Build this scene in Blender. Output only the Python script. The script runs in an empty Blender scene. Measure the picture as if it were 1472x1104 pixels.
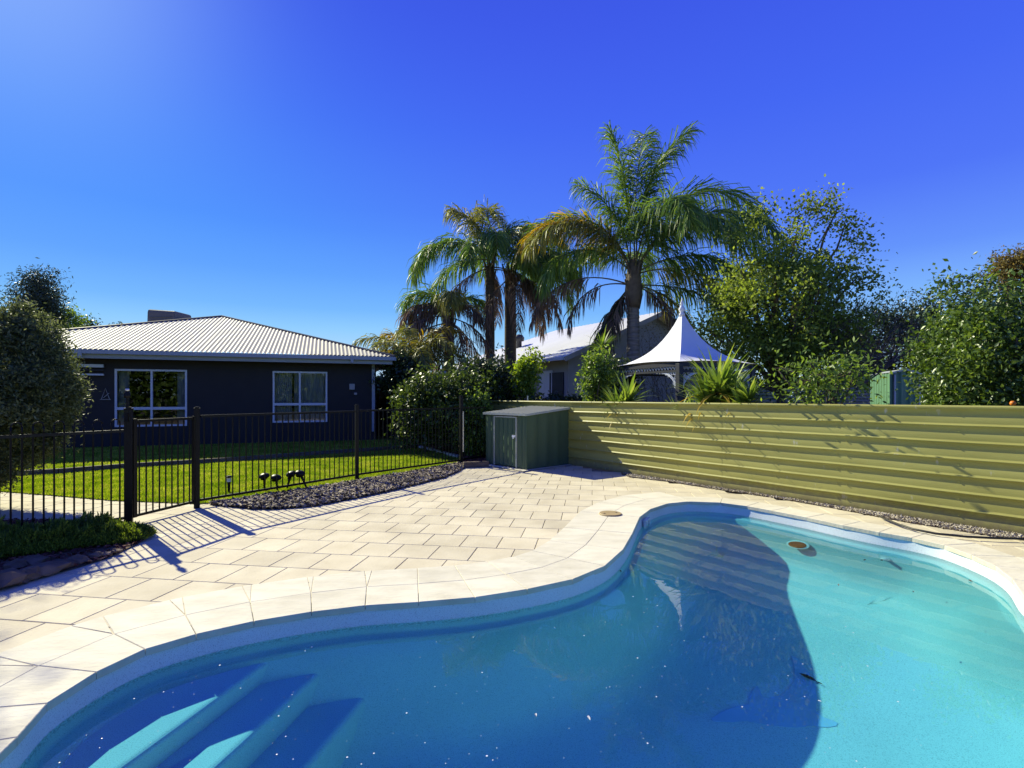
import bpy, bmesh, math, random
import numpy as np
from mathutils import Vector, Matrix, noise

R = math.radians
S = bpy.context.scene
COL = S.collection
random.seed(7)
rng = np.random.default_rng(11)

# ------------------------------------------------------------------ camera
H, F, CX, HY = 1.60, 750.0, 736.0, 570.0        # eye height, focal length (px of 1472), centre, horizon row
cam = bpy.data.cameras.new('camera')
cam.sensor_width = 36.0
cam.lens = 36.0 * F / 1472.0
cam.shift_y = (HY - 552.0) / 1472.0
cam.clip_end = 3000.0
cam.clip_start = 0.05
co = bpy.data.objects.new('camera', cam)
co.location = (0, 0, H)
co.rotation_euler = (R(90), 0, 0)
COL.objects.link(co)
S.camera = co

# ------------------------------------------------------------------ world, sun, exposure
EXPOSURE = 0.62
SUN_AZ, SUN_EL = R(-46.3), R(34.5)              # azimuth from +Y towards +X
world = bpy.data.worlds.new('World')
S.world = world
world.use_nodes = True
wn, wl = world.node_tree.nodes, world.node_tree.links
wn.clear()
sky = wn.new('ShaderNodeTexSky')
sky.sky_type = 'NISHITA'
sky.sun_disc = False
sky.sun_elevation = SUN_EL
sky.sun_rotation = SUN_AZ
sky.air_density = 1.0
sky.dust_density = 0.15
sky.ozone_density = 4.0
bg = wn.new('ShaderNodeBackground')
bg.inputs['Strength'].default_value = 0.11
wo = wn.new('ShaderNodeOutputWorld')
# the photograph's tone curve on the sky: its brightness picks a hue from deep ultramarine to pale azure
def lin(c):
    return tuple((x / 255 / 12.92) if x < 11 else ((x / 255 + 0.055) / 1.055) ** 2.4 for x in c)
lum = wn.new('ShaderNodeRGBToBW')
wl.new(sky.outputs[0], lum.inputs[0])
wtc = wn.new('ShaderNodeTexCoord'); wsx = wn.new('ShaderNodeSeparateXYZ')
wl.new(wtc.outputs['Generated'], wsx.inputs[0])
def sky_ramp(stops):
    r = wn.new('ShaderNodeValToRGB'); r.color_ramp.interpolation = 'LINEAR'
    while len(r.color_ramp.elements) < len(stops): r.color_ramp.elements.new(0.5)
    for e_, (v_, c_) in zip(r.color_ramp.elements, stops):
        e_.position = max(0.0, math.sin(R(v_))); e_.color = (*lin(c_), 1)
    wl.new(wsx.outputs['Z'], r.inputs[0])
    return r
sunward = sky_ramp([(0, (205, 232, 255)), (4, (182, 222, 255)), (7, (146, 206, 255)), (9, (120, 186, 255)), (12.5, (98, 165, 255)), (17, (80, 150, 255)), (24, (74, 144, 254)), (32, (68, 132, 252)), (50, (56, 98, 222)), (90, (48, 68, 172))])
away = sky_ramp([(0, (200, 222, 255)), (4, (180, 212, 255)), (7, (152, 196, 254)), (9.5, (130, 178, 253)), (13, (102, 146, 252)), (19, (80, 118, 248)), (27, (68, 104, 243)), (36, (62, 91, 233)), (55, (54, 76, 200)), (90, (48, 66, 168))])
mr_ = wn.new('ShaderNodeMapRange'); mr_.interpolation_type = 'SMOOTHSTEP'
mr_.inputs['From Min'].default_value = 1.9; mr_.inputs['From Max'].default_value = 5.6
wl.new(lum.outputs[0], mr_.inputs['Value'])
smx = wn.new('ShaderNodeMix'); smx.data_type = 'RGBA'
wl.new(mr_.outputs[0], smx.inputs['Factor']); wl.new(away.outputs[0], smx.inputs[6]); wl.new(sunward.outputs[0], smx.inputs[7])
# aureole close round the sun
dt = wn.new('ShaderNodeVectorMath'); dt.operation = 'DOT_PRODUCT'; wl.new(wtc.outputs['Generated'], dt.inputs[0])
dt.inputs[1].default_value = (math.sin(SUN_AZ) * math.cos(SUN_EL), math.cos(SUN_AZ) * math.cos(SUN_EL), math.sin(SUN_EL))
g0 = wn.new('ShaderNodeMath'); g0.operation = 'MAXIMUM'; g0.inputs[1].default_value = 0.0; wl.new(dt.outputs['Value'], g0.inputs[0])
g1_ = wn.new('ShaderNodeMath'); g1_.operation = 'POWER'; g1_.inputs[1].default_value = 45.0; wl.new(g0.outputs[0], g1_.inputs[0])
gw = wn.new('ShaderNodeMath'); gw.operation = 'MULTIPLY'; gw.inputs[1].default_value = 0.42; wl.new(g1_.outputs[0], gw.inputs[0])
gmx = wn.new('ShaderNodeMix'); gmx.data_type = 'RGBA'; gmx.inputs[7].default_value = (*lin((190, 220, 255)), 1)
wl.new(gw.outputs[0], gmx.inputs['Factor']); wl.new(smx.outputs[2], gmx.inputs[6])
sc_ = wn.new('ShaderNodeVectorMath'); sc_.operation = 'SCALE'; sc_.inputs['Scale'].default_value = 1 / (0.11 * 2 ** EXPOSURE)
wl.new(gmx.outputs[2], sc_.inputs[0]); wl.new(sc_.outputs[0], bg.inputs['Color'])
wl.new(bg.outputs[0], wo.inputs['Surface'])

sl = bpy.data.lights.new('sun', 'SUN')
sl.energy = 5.0
sl.angle = R(0.5)
sl.color = (1.0, 0.96, 0.68)
so = bpy.data.objects.new('sun', sl)
to_sun = Vector((math.sin(SUN_AZ) * math.cos(SUN_EL), math.cos(SUN_AZ) * math.cos(SUN_EL), math.sin(SUN_EL)))
so.rotation_euler = to_sun.to_track_quat('Z', 'Y').to_euler()
so.location = to_sun * 60
COL.objects.link(so)

S.view_settings.view_transform = 'Standard'
S.view_settings.look = 'None'
S.view_settings.gamma = 1.0
S.view_settings.use_curve_mapping = False
S.view_settings.exposure = EXPOSURE

S.render.engine = 'CYCLES'
cy = S.cycles
cy.use_denoising = True
cy.max_bounces = 8
cy.diffuse_bounces = 3
cy.glossy_bounces = 3
cy.transmission_bounces = 6
cy.transparent_max_bounces = 8
cy.caustics_reflective = False
cy.caustics_refractive = True
cy.sample_clamp_indirect = 6.0
try:
    sl.cycles.is_caustics_light = True
except Exception:
    pass

# ------------------------------------------------------------------ helpers
def tag(o, label=None, cat=None, group=None, kind=None):
    if label: o['label'] = label
    if cat: o['category'] = cat
    if group: o['group'] = group
    if kind: o['kind'] = kind
    return o

def wloc(o):
    v = Vector((0, 0, 0))
    while o is not None:
        v = v + o.location
        o = o.parent
    return v

def thing(name, loc, label, cat, group=None):
    o = bpy.data.objects.new(name, None)
    o.empty_display_size = 0.2
    o.location = loc
    COL.objects.link(o)
    return tag(o, label, cat, group)

def link(name, me, mat=None, parent=None, loc=None):
    if mat is not None and not me.materials:
        me.materials.append(mat)
    o = bpy.data.objects.new(name, me)
    COL.objects.link(o)
    if parent is not None:
        o.parent = parent
    if loc is not None:
        o.location = loc
    return o

def np_mesh(name, V, Fc, k):
    """V (n,3) floats, Fc (m,k) ints"""
    V = np.asarray(V, dtype=np.float32); Fc = np.asarray(Fc, dtype=np.int32)
    me = bpy.data.meshes.new(name)
    me.vertices.add(len(V)); me.vertices.foreach_set('co', V.ravel())
    me.loops.add(Fc.size); me.loops.foreach_set('vertex_index', Fc.ravel())
    me.polygons.add(len(Fc))
    me.polygons.foreach_set('loop_start', np.arange(0, Fc.size, k, dtype=np.int32))
    me.polygons.foreach_set('loop_total', np.full(len(Fc), k, dtype=np.int32))
    me.update(calc_edges=True)
    return me

class MB:
    """collects primitives in world space; build() makes ONE mesh object"""
    def __init__(s): s.v = []; s.f = []
    def add(s, vs, fs):
        n = len(s.v)
        s.v += [tuple(v) for v in vs]
        s.f += [tuple(i + n for i in f) for f in fs]
        return s
    def box(s, c, size, rz=0.0, bev=0.0):
        cx, cy_, cz = c; a, b, h = size[0] / 2, size[1] / 2, size[2] / 2
        cr, sr = math.cos(rz), math.sin(rz)
        if bev <= 0:
            P = [(x, y, z) for z in (-h, h) for x, y in ((-a, -b), (a, -b), (a, b), (-a, b))]
            Fs = [(3, 2, 1, 0), (4, 5, 6, 7), (0, 1, 5, 4), (1, 2, 6, 5), (2, 3, 7, 6), (3, 0, 4, 7)]
        else:
            P = []
            for z, i in ((-h, bev), (-h + bev, 0), (h - bev, 0), (h, bev)):
                P += [(-a + i, -b + i, z), (a - i, -b + i, z), (a - i, b - i, z), (-a + i, b - i, z)]
            Fs = [(3, 2, 1, 0), (12, 13, 14, 15)]
            for k in range(3):
                for j in range(4):
                    m = (j + 1) % 4
                    Fs.append((k * 4 + j, k * 4 + m, k * 4 + 4 + m, k * 4 + 4 + j))
        return s.add([(cx + x * cr - y * sr, cy_ + x * sr + y * cr, cz + z) for x, y, z in P], Fs)
    def beam(s, p, q, w, h, up=(0, 0, 1)):
        p, q = Vector(p), Vector(q)
        d = (q - p).normalized(); u = Vector(up)
        side = d.cross(u)
        if side.length < 1e-4: side = d.cross(Vector((1, 0, 0)))
        side.normalize(); u = side.cross(d)
        P = []
        for e in (p, q):
            for a, b in ((-1, -1), (1, -1), (1, 1), (-1, 1)):
                P.append(e + side * (a * w / 2) + u * (b * h / 2))
        return s.add(P, [(0, 1, 2, 3), (7, 6, 5, 4), (0, 4, 5, 1), (1, 5, 6, 2), (2, 6, 7, 3), (3, 7, 4, 0)])
    def tube(s, pts, rad, n=8, cap=True):
        pts = [Vector(p) for p in pts]
        if not isinstance(rad, (list, tuple)): rad = [rad] * len(pts)
        vs = []; fs = []
        ref = Vector((0.13, 0.21, 1)).normalized()
        for i, p in enumerate(pts):
            d = (pts[min(i + 1, len(pts) - 1)] - pts[max(i - 1, 0)]).normalized()
            a = d.cross(ref)
            if a.length < 0.05: a = d.cross(Vector((1, 0, 0)))
            a.normalize(); b = d.cross(a)
            for k in range(n):
                t = 2 * math.pi * k / n
                vs.append(p + (a * math.cos(t) + b * math.sin(t)) * rad[i])
        for i in range(len(pts) - 1):
            for k in range(n):
                m = (k + 1) % n
                fs.append((i * n + k, i * n + m, (i + 1) * n + m, (i + 1) * n + k))
        if cap:
            fs.append(tuple(range(n - 1, -1, -1)))
            fs.append(tuple((len(pts) - 1) * n + k for k in range(n)))
        return s.add(vs, fs)
    def lathe(s, c, prof, n=16):
        vs = []; fs = []
        for r, z in prof:
            for k in range(n):
                t = 2 * math.pi * k / n
                vs.append((c[0] + r * math.cos(t), c[1] + r * math.sin(t), c[2] + z))
        for i in range(len(prof) - 1):
            for k in range(n):
                m = (k + 1) % n
                fs.append((i * n + k, i * n + m, (i + 1) * n + m, (i + 1) * n + k))
        fs.append(tuple(range(n - 1, -1, -1)))
        fs.append(tuple((len(prof) - 1) * n + k for k in range(n)))
        return s.add(vs, fs)
    def build(s, name, mat, parent=None, smooth=False, loc=None):
        off = wloc(parent) if parent is not None else (Vector(loc) if loc is not None else Vector((0, 0, 0)))
        me = bpy.data.meshes.new(name)
        me.from_pydata([(v[0] - off.x, v[1] - off.y, v[2] - off.z) for v in s.v], [], s.f)
        me.update()
        if smooth:
            me.polygons.foreach_set('use_smooth', [True] * len(me.polygons))
        return link(name, me, mat, parent, loc if parent is None else None)

def world_mesh(name, V, Fc, k, mat, parent=None, loc=None, smooth=False):
    off = np.array(wloc(parent) if parent is not None else (loc if loc is not None else (0, 0, 0)), dtype=np.float32)
    me = np_mesh(name, np.asarray(V, dtype=np.float32) - off, Fc, k)
    if smooth:
        me.polygons.foreach_set('use_smooth', [True] * len(me.polygons))
    return link(name, me, mat, parent, loc if parent is None else None)

def G(x, y, z=0.0):
    """ground point at height z seen at pixel (x, y)"""
    Y = F * (H - z) / (y - HY)
    return ((x - CX) / F * Y, Y, z)
def G2(x, y, z=0.0): return G(x, y, z)[:2]
def at(x, y, Y):
    return Vector(((x - CX) / F * Y, Y, H - (y - HY) / F * Y))
def on_line(x, P0, d):
    """point of the plan line P0 + t d seen in image column x -> (t, X, Y)"""
    k = (x - CX) / F
    t = (k * P0[1] - P0[0]) / (d[0] - k * d[1])
    return t, P0[0] + t * d[0], P0[1] + t * d[1]

# ------------------------------------------------------------------ materials
def nodes(name):
    m = bpy.data.materials.new(name)
    m.use_nodes = True
    return m, m.node_tree.nodes, m.node_tree.links, m.node_tree.nodes['Principled BSDF']

def mat(name, col, rough=0.7, metal=0.0, var=0.12, scale=6.0, bump=0.0, bscale=40.0, col2=None, spec=0.4,
        objvar=0.0, detail=4.0, coord='Object', stretch=None, contrast=(0.35, 0.65), stain=0.0):
    m, n, l, p = nodes(name)
    p.inputs['Roughness'].default_value = rough
    p.inputs['Metallic'].default_value = metal
    p.inputs['Specular IOR Level'].default_value = spec
    tc = n.new('ShaderNodeTexCoord')
    src = tc.outputs[coord if coord != 'Position' else 'Object']
    if coord == 'Position':
        src = n.new('ShaderNodeNewGeometry').outputs['Position']
    if stretch:
        mp = n.new('ShaderNodeMapping'); mp.inputs['Scale'].default_value = stretch
        l.new(src, mp.inputs['Vector']); src = mp.outputs[0]
    t = n.new('ShaderNodeTexNoise'); t.inputs['Scale'].default_value = scale; t.inputs['Detail'].default_value = detail
    l.new(src, t.inputs['Vector'])
    rp = n.new('ShaderNodeValToRGB')
    a = col; b = col2 if col2 else tuple(c * (1 - var) for c in col)
    rp.color_ramp.elements[0].position = contrast[0]; rp.color_ramp.elements[1].position = contrast[1]
    rp.color_ramp.elements[0].color = (*b, 1); rp.color_ramp.elements[1].color = (*a, 1)
    l.new(t.outputs['Fac'], rp.inputs['Fac'])
    out = rp.outputs['Color']
    if stain > 0:
        s1 = n.new('ShaderNodeTexNoise'); s1.inputs['Scale'].default_value = 0.9; s1.inputs['Detail'].default_value = 10; s1.inputs['Roughness'].default_value = 0.62
        l.new(src, s1.inputs['Vector'])
        sm = n.new('ShaderNodeMapRange'); sm.inputs['From Min'].default_value = 0.42; sm.inputs['From Max'].default_value = 0.66; sm.inputs['To Min'].default_value = 1.0; sm.inputs['To Max'].default_value = 1 - stain
        l.new(s1.outputs['Fac'], sm.inputs['Value'])
        s2 = n.new('ShaderNodeTexNoise'); s2.inputs['Scale'].default_value = 55; s2.inputs['Detail'].default_value = 3; l.new(src, s2.inputs['Vector'])
        s3 = n.new('ShaderNodeMapRange'); s3.inputs['From Min'].default_value = 0.68; s3.inputs['From Max'].default_value = 0.76; s3.inputs['To Min'].default_value = 1.0; s3.inputs['To Max'].default_value = 0.72
        l.new(s2.outputs['Fac'], s3.inputs['Value'])
        sp_m = n.new('ShaderNodeMath'); sp_m.operation = 'MULTIPLY'; l.new(sm.outputs[0], sp_m.inputs[0]); l.new(s3.outputs[0], sp_m.inputs[1])
        hs_ = n.new('ShaderNodeHueSaturation'); l.new(sp_m.outputs[0], hs_.inputs['Value']); l.new(out, hs_.inputs['Color']); out = hs_.outputs[0]
    if objvar > 0:
        oi = n.new('ShaderNodeObjectInfo')
        mr = n.new('ShaderNodeMapRange'); mr.inputs['To Min'].default_value = 1 - objvar; mr.inputs['To Max'].default_value = 1 + objvar * 0.4
        l.new(oi.outputs['Random'], mr.inputs['Value'])
        hv = n.new('ShaderNodeHueSaturation')
        l.new(mr.outputs[0], hv.inputs['Value']); l.new(out, hv.inputs['Color']); out = hv.outputs[0]
    l.new(out, p.inputs['Base Color'])
    if bump > 0:
        t2 = n.new('ShaderNodeTexNoise'); t2.inputs['Scale'].default_value = bscale; t2.inputs['Detail'].default_value = 5
        l.new(src, t2.inputs['Vector'])
        bp = n.new('ShaderNodeBump'); bp.inputs['Strength'].default_value = bump; bp.inputs['Distance'].default_value = 0.01
        l.new(t2.outputs['Fac'], bp.inputs['Height']); l.new(bp.outputs[0], p.inputs['Normal'])
    return m

def leaf_mat(name, c_dark, c_mid, c_light, trans=0.35, rough=0.5, gloss=0.35, pos=(0.1, 0.55, 0.95), nscale=1.3, nw=0.5):
    m = bpy.data.materials.new(name); m.use_nodes = True
    n, l = m.node_tree.nodes, m.node_tree.links
    n.clear()
    g = n.new('ShaderNodeNewGeometry')
    tc = n.new('ShaderNodeTexCoord')
    ns = n.new('ShaderNodeTexNoise'); ns.inputs['Scale'].default_value = nscale; ns.inputs['Detail'].default_value = 3 if nscale < 2 else 5
    l.new(tc.outputs['Object'], ns.inputs['Vector'])
    ad = n.new('ShaderNodeMath'); ad.operation = 'MULTIPLY_ADD'; ad.inputs[1].default_value = 1.05 - nw
    l.new(g.outputs['Random Per Island'], ad.inputs[0])
    m2 = n.new('ShaderNodeMath'); m2.operation = 'MULTIPLY'; m2.inputs[1].default_value = nw
    l.new(ns.outputs['Fac'], m2.inputs[0]); l.new(m2.outputs[0], ad.inputs[2])
    rp = n.new('ShaderNodeValToRGB')
    e = rp.color_ramp.elements
    e[0].position = pos[0]; e[0].color = (*c_dark, 1)
    e[1].position = pos[2]; e[1].color = (*c_light, 1)
    x = e.new(pos[1]); x.color = (*c_mid, 1)
    l.new(ad.outputs[0], rp.inputs['Fac'])
    df = n.new('ShaderNodeBsdfPrincipled')
    df.inputs['Roughness'].default_value = rough
    df.inputs['Specular IOR Level'].default_value = gloss
    l.new(rp.outputs[0], df.inputs['Base Color'])
    tr = n.new('ShaderNodeBsdfTranslucent')
    sat = n.new('ShaderNodeHueSaturation'); sat.inputs['Hue'].default_value = 0.485; sat.inputs['Saturation'].default_value = 1.15; sat.inputs['Value'].default_value = 1.5
    l.new(rp.outputs[0], sat.inputs['Color']); l.new(sat.outputs[0], tr.inputs['Color'])
    mx = n.new('ShaderNodeMixShader'); mx.inputs[0].default_value = trans
    l.new(df.outputs[0], mx.inputs[1]); l.new(tr.outputs[0], mx.inputs[2])
    o = n.new('ShaderNodeOutputMaterial'); l.new(mx.outputs[0], o.inputs['Surface'])
    return m

M = {}
M['paver'] = mat('sandstone_paver', (0.71, 0.635, 0.45), 0.85, scale=2.6, bump=0.35, bscale=45, objvar=0.10, spec=0.2, coord='Position', detail=9, col2=(0.60, 0.525, 0.36), contrast=(0.28, 0.66), stain=0.16)
M['coping'] = mat('cream_coping_stone', (0.75, 0.70, 0.54), 0.8, col2=(0.64, 0.59, 0.44), scale=3.2, bump=0.45, bscale=16, objvar=0.06, spec=0.2, stretch=(1, 2.2, 1), coord='Position', detail=9, contrast=(0.25, 0.6), stain=0.12)
M['soil'] = mat('dry_soil', (0.16, 0.115, 0.075), 0.95, var=0.5, scale=3, bump=0.8, bscale=30, spec=0.1)
M['joint'] = mat('joint_sand', (0.36, 0.31, 0.22), 0.95, var=0.4, scale=9, spec=0.1)
M['lawn_base'] = mat('lawn_thatch', (0.17, 0.20, 0.035), 0.95, var=0.4, scale=5, bump=0.8, bscale=60, spec=0.1)
M['black_steel'] = mat('black_powder_coat', (0.004, 0.004, 0.004), 0.45, var=0.2, scale=9, spec=0.25)
M['green_steel'] = mat('green_colour_steel', (0.075, 0.13, 0.07), 0.45, var=0.15, scale=2.5, spec=0.5, stretch=(1, 1, 0.25))
M['green_trim'] = mat('pale_green_trim', (0.46, 0.50, 0.42), 0.45, var=0.12, scale=3, spec=0.5)
M['roof_grey'] = mat('pale_grey_roof_steel', (0.49, 0.455, 0.34), 0.6, var=0.07, scale=1.2, spec=0.2)
M['shed_roof'] = mat('grey_green_roof_sheet', (0.22, 0.23, 0.21), 0.5, var=0.15, scale=3)
M['roof_dark'] = mat('dark_ridge_cap', (0.06, 0.06, 0.065), 0.5, var=0.15)
M['fascia'] = mat('blue_grey_gutter', (0.34, 0.36, 0.40), 0.4, var=0.06, spec=0.5)
M['navy'] = mat('navy_render', (0.034, 0.030, 0.030), 0.75, var=0.12, scale=2, bump=0.15, bscale=60, spec=0.3)
M['white_frame'] = mat('white_aluminium', (0.62, 0.63, 0.68), 0.4, var=0.05, spec=0.5)
M['curtain'] = mat('pale_curtain', (0.80, 0.80, 0.78), 0.9, var=0.12, scale=4, stretch=(6, 6, 0.3))
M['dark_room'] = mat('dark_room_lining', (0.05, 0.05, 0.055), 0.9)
M['grey_wall'] = mat('warm_grey_render', (0.38, 0.36, 0.34), 0.8, var=0.08, scale=2)
M['white_roof'] = mat('off_white_sheet_roof', (0.66, 0.66, 0.68), 0.45, var=0.08, scale=1)
M['canvas'] = mat('white_canvas', (0.80, 0.80, 0.82), 0.75, var=0.04, scale=2, bump=0.05, bscale=80)
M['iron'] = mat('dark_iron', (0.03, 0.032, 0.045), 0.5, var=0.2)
M['chrome'] = mat('zinc_metal', (0.7, 0.7, 0.7), 0.3, metal=0.8, var=0.1)
M['bark'] = mat('grey_brown_bark', (0.17, 0.135, 0.10), 0.9, var=0.45, scale=8, bump=0.9, bscale=14, stretch=(1, 1, 0.35), spec=0.15)
M['palm_trunk'] = mat('ringed_palm_trunk', (0.36, 0.32, 0.26), 0.85, var=0.4, scale=5, bump=0.6, bscale=25, stretch=(0.6, 0.6, 6), spec=0.2)
M['dark_palm_trunk'] = mat('dark_palm_trunk', (0.12, 0.095, 0.07), 0.9, var=0.4, scale=5, bump=0.6, bscale=25, stretch=(0.6, 0.6, 6), spec=0.2)
M['palm_green'] = leaf_mat('palm_leaflet_green', (0.055, 0.099, 0.028), (0.114, 0.211, 0.043), (0.306, 0.420, 0.077), 0.34, 0.5, 0.3)
M['palm_yellow'] = leaf_mat('palm_leaflet_yellow', (0.09, 0.11, 0.02), (0.30, 0.24, 0.03), (0.55, 0.36, 0.05), 0.4, 0.5)
M['palm_dead'] = leaf_mat('palm_leaflet_dead', (0.078, 0.058, 0.046), (0.182, 0.13, 0.091), (0.39, 0.286, 0.182), 0.2, 0.8, 0.15)
M['palm_olive'] = leaf_mat('palm_leaflet_olive', (0.080, 0.098, 0.024), (0.203, 0.225, 0.048), (0.450, 0.390, 0.095), 0.3, 0.5)
M['rachis'] = mat('frond_rib', (0.20, 0.19, 0.08), 0.6, var=0.3)
M['rachis_dead'] = mat('dead_frond_rib', (0.20, 0.15, 0.10), 0.8, var=0.3)
M['leaf_olive'] = leaf_mat('grey_green_leaves', (0.040, 0.056, 0.022), (0.105, 0.135, 0.05), (0.28, 0.31, 0.14), 0.3, 0.55, 0.25)
M['leaf_gum'] = leaf_mat('gum_leaves', (0.022, 0.036, 0.022), (0.048, 0.072, 0.042), (0.108, 0.144, 0.084), 0.2, 0.5)
M['leaf_mid'] = leaf_mat('mid_green_leaves', (0.056, 0.096, 0.022), (0.136, 0.224, 0.045), (0.32, 0.432, 0.08), 0.42, 0.45)
M['leaf_bright'] = leaf_mat('bright_green_leaves', (0.075, 0.128, 0.021), (0.195, 0.3, 0.045), (0.45, 0.54, 0.09), 0.45, 0.45)
M['leaf_tree'] = leaf_mat('loose_tree_leaves', (0.075, 0.105, 0.024), (0.18, 0.255, 0.050), (0.42, 0.50, 0.11), 0.5, 0.5, 0.3)
M['leaf_citrus'] = leaf_mat('glossy_citrus_leaves', (0.032, 0.062, 0.014), (0.085, 0.15, 0.028), (0.28, 0.39, 0.09), 0.32, 0.38, 0.5)
M['leaf_dark'] = leaf_mat('dark_green_leaves', (0.015, 0.03, 0.013), (0.033, 0.057, 0.021), (0.075, 0.112, 0.033), 0.2, 0.4, 0.5)
M['leaf_brown'] = leaf_mat('autumn_olive_gold_leaves', (0.06, 0.055, 0.02), (0.17, 0.14, 0.045), (0.36, 0.28, 0.09), 0.35, 0.6, 0.2)
M['leaf_hedge'] = leaf_mat('broad_hedge_leaves', (0.022, 0.038, 0.012), (0.055, 0.09, 0.02), (0.17, 0.24, 0.055), 0.3, 0.45, 0.35)
M['leaf_blade'] = leaf_mat('sword_leaves', (0.075, 0.12, 0.03), (0.195, 0.3, 0.06), (0.495, 0.57, 0.135), 0.35, 0.45)
M['leaf_blade_yellow'] = leaf_mat('yellowed_sword_leaves', (0.22, 0.20, 0.04), (0.42, 0.32, 0.04), (0.55, 0.36, 0.05), 0.35, 0.5)
M['leaf_cover'] = leaf_mat('creeping_juniper_leaves', (0.045, 0.075, 0.015), (0.14, 0.21, 0.035), (0.38, 0.48, 0.08), 0.35, 0.5, 0.3)
M['grass'] = leaf_mat('grass_blades', (0.09, 0.17, 0.02), (0.22, 0.33, 0.035), (0.50, 0.50, 0.12), 0.42, 0.6, 0.2, pos=(0.30, 0.52, 0.80), nscale=2.2, nw=0.75)
M['mulch'] = leaf_mat('dark_bark_chips', (0.05, 0.038, 0.028), (0.17, 0.135, 0.10), (0.50, 0.42, 0.32), 0.0, 0.8, 0.2, pos=(0.2, 0.5, 0.9))
M['redmulch'] = leaf_mat('red_mulch_chips', (0.05, 0.02, 0.015), (0.14, 0.05, 0.035), (0.30, 0.13, 0.09), 0.0, 0.8, 0.2)
M['pale_gravel'] = leaf_mat('pale_gravel_chips', (0.14, 0.115, 0.085), (0.45, 0.395, 0.30), (0.72, 0.66, 0.54), 0.0, 0.8, 0.2)
M['rock'] = mat('brown_garden_rock', (0.24, 0.17, 0.12), 0.85, var=0.5, scale=5, bump=0.9, bscale=9, objvar=0.3, spec=0.2)
M['timber'] = mat('weathered_sleeper', (0.17, 0.13, 0.10), 0.85, var=0.4, scale=4, stretch=(1, 1, 6), bump=0.5)
M['lid'] = mat('tan_plastic_lid', (0.42, 0.31, 0.15), 0.6, var=0.2, scale=6, bump=0.2)
M['rubber'] = mat('black_rubber', (0.02, 0.02, 0.02), 0.5)
M['white_plastic'] = mat('white_plastic', (0.75, 0.78, 0.80), 0.4, var=0.05)
M['rust'] = mat('rusty_brown_plastic', (0.60, 0.06, 0.02), 0.7, var=0.4, scale=20)
M['orange'] = mat('orange_peel', (0.75, 0.22, 0.02), 0.45, var=0.1)
M['grey_slat'] = mat('weathered_grey_slats', (0.26, 0.26, 0.26), 0.8, var=0.3, scale=3, stretch=(1, 1, 8))
M['pale_sheet'] = mat('pale_grey_green_sheet', (0.42, 0.44, 0.40), 0.6, var=0.12, scale=2)

# olive fence steel: worn paint with drips and scuffs
def olive_mat():
    m, n, l, p = nodes('olive_fence_steel')
    p.inputs['Roughness'].default_value = 0.5
    p.inputs['Specular IOR Level'].default_value = 0.4
    tc = n.new('ShaderNodeTexCoord')
    a = n.new('ShaderNodeTexNoise'); a.inputs['Scale'].default_value = 1.6; a.inputs['Detail'].default_value = 6
    mp = n.new('ShaderNodeMapping'); mp.inputs['Scale'].default_value = (0.5, 0.5, 3.0)
    l.new(tc.outputs['Object'], mp.inputs[0]); l.new(mp.outputs[0], a.inputs['Vector'])
    r1 = n.new('ShaderNodeValToRGB')
    r1.color_ramp.elements[0].position = 0.3; r1.color_ramp.elements[1].position = 0.7
    r1.color_ramp.elements[0].color = (0.30, 0.285, 0.065, 1); r1.color_ramp.elements[1].color = (0.40, 0.385, 0.10, 1)
    l.new(a.outputs['Fac'], r1.inputs['Fac'])
    b = n.new('ShaderNodeTexNoise'); b.inputs['Scale'].default_value = 9; b.inputs['Detail'].default_value = 8
    mp2 = n.new('ShaderNodeMapping'); mp2.inputs['Scale'].default_value = (1, 1, 0.35)
    l.new(tc.outputs['Object'], mp2.inputs[0]); l.new(mp2.outputs[0], b.inputs['Vector'])
    r2 = n.new('ShaderNodeValToRGB')
    r2.color_ramp.elements[0].position = 0.67; r2.color_ramp.elements[1].position = 0.74
    mix = n.new('ShaderNodeMix'); mix.data_type = 'RGBA'
    l.new(b.outputs['Fac'], r2.inputs['Fac']); l.new(r2.outputs[0], mix.inputs['Factor'])
    l.new(r1.outputs[0], mix.inputs[6]); mix.inputs[7].default_value = (0.50, 0.48, 0.33, 1)
    sz = n.new('ShaderNodeSeparateXYZ'); l.new(tc.outputs['Object'], sz.inputs[0])
    sp3 = n.new('ShaderNodeTexNoise'); sp3.inputs['Scale'].default_value = 14; sp3.inputs['Detail'].default_value = 6; l.new(tc.outputs['Object'], sp3.inputs['Vector'])
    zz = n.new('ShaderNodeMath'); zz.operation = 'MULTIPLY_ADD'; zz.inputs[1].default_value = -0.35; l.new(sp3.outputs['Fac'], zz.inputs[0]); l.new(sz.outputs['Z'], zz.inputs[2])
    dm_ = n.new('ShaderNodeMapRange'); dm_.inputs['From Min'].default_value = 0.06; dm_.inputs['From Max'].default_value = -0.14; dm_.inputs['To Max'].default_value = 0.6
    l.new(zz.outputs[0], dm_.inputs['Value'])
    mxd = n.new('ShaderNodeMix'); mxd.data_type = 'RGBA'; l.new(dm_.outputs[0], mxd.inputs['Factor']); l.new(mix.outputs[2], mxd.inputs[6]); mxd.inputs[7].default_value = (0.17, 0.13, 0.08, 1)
    l.new(mxd.outputs[2], p.inputs['Base Color'])
    bp = n.new('ShaderNodeBump'); bp.inputs['Strength'].default_value = 0.12; bp.inputs['Distance'].default_value = 0.01
    l.new(a.outputs['Fac'], bp.inputs['Height']); l.new(bp.outputs[0], p.inputs['Normal'])
    return m
M['olive'] = olive_mat()

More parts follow.
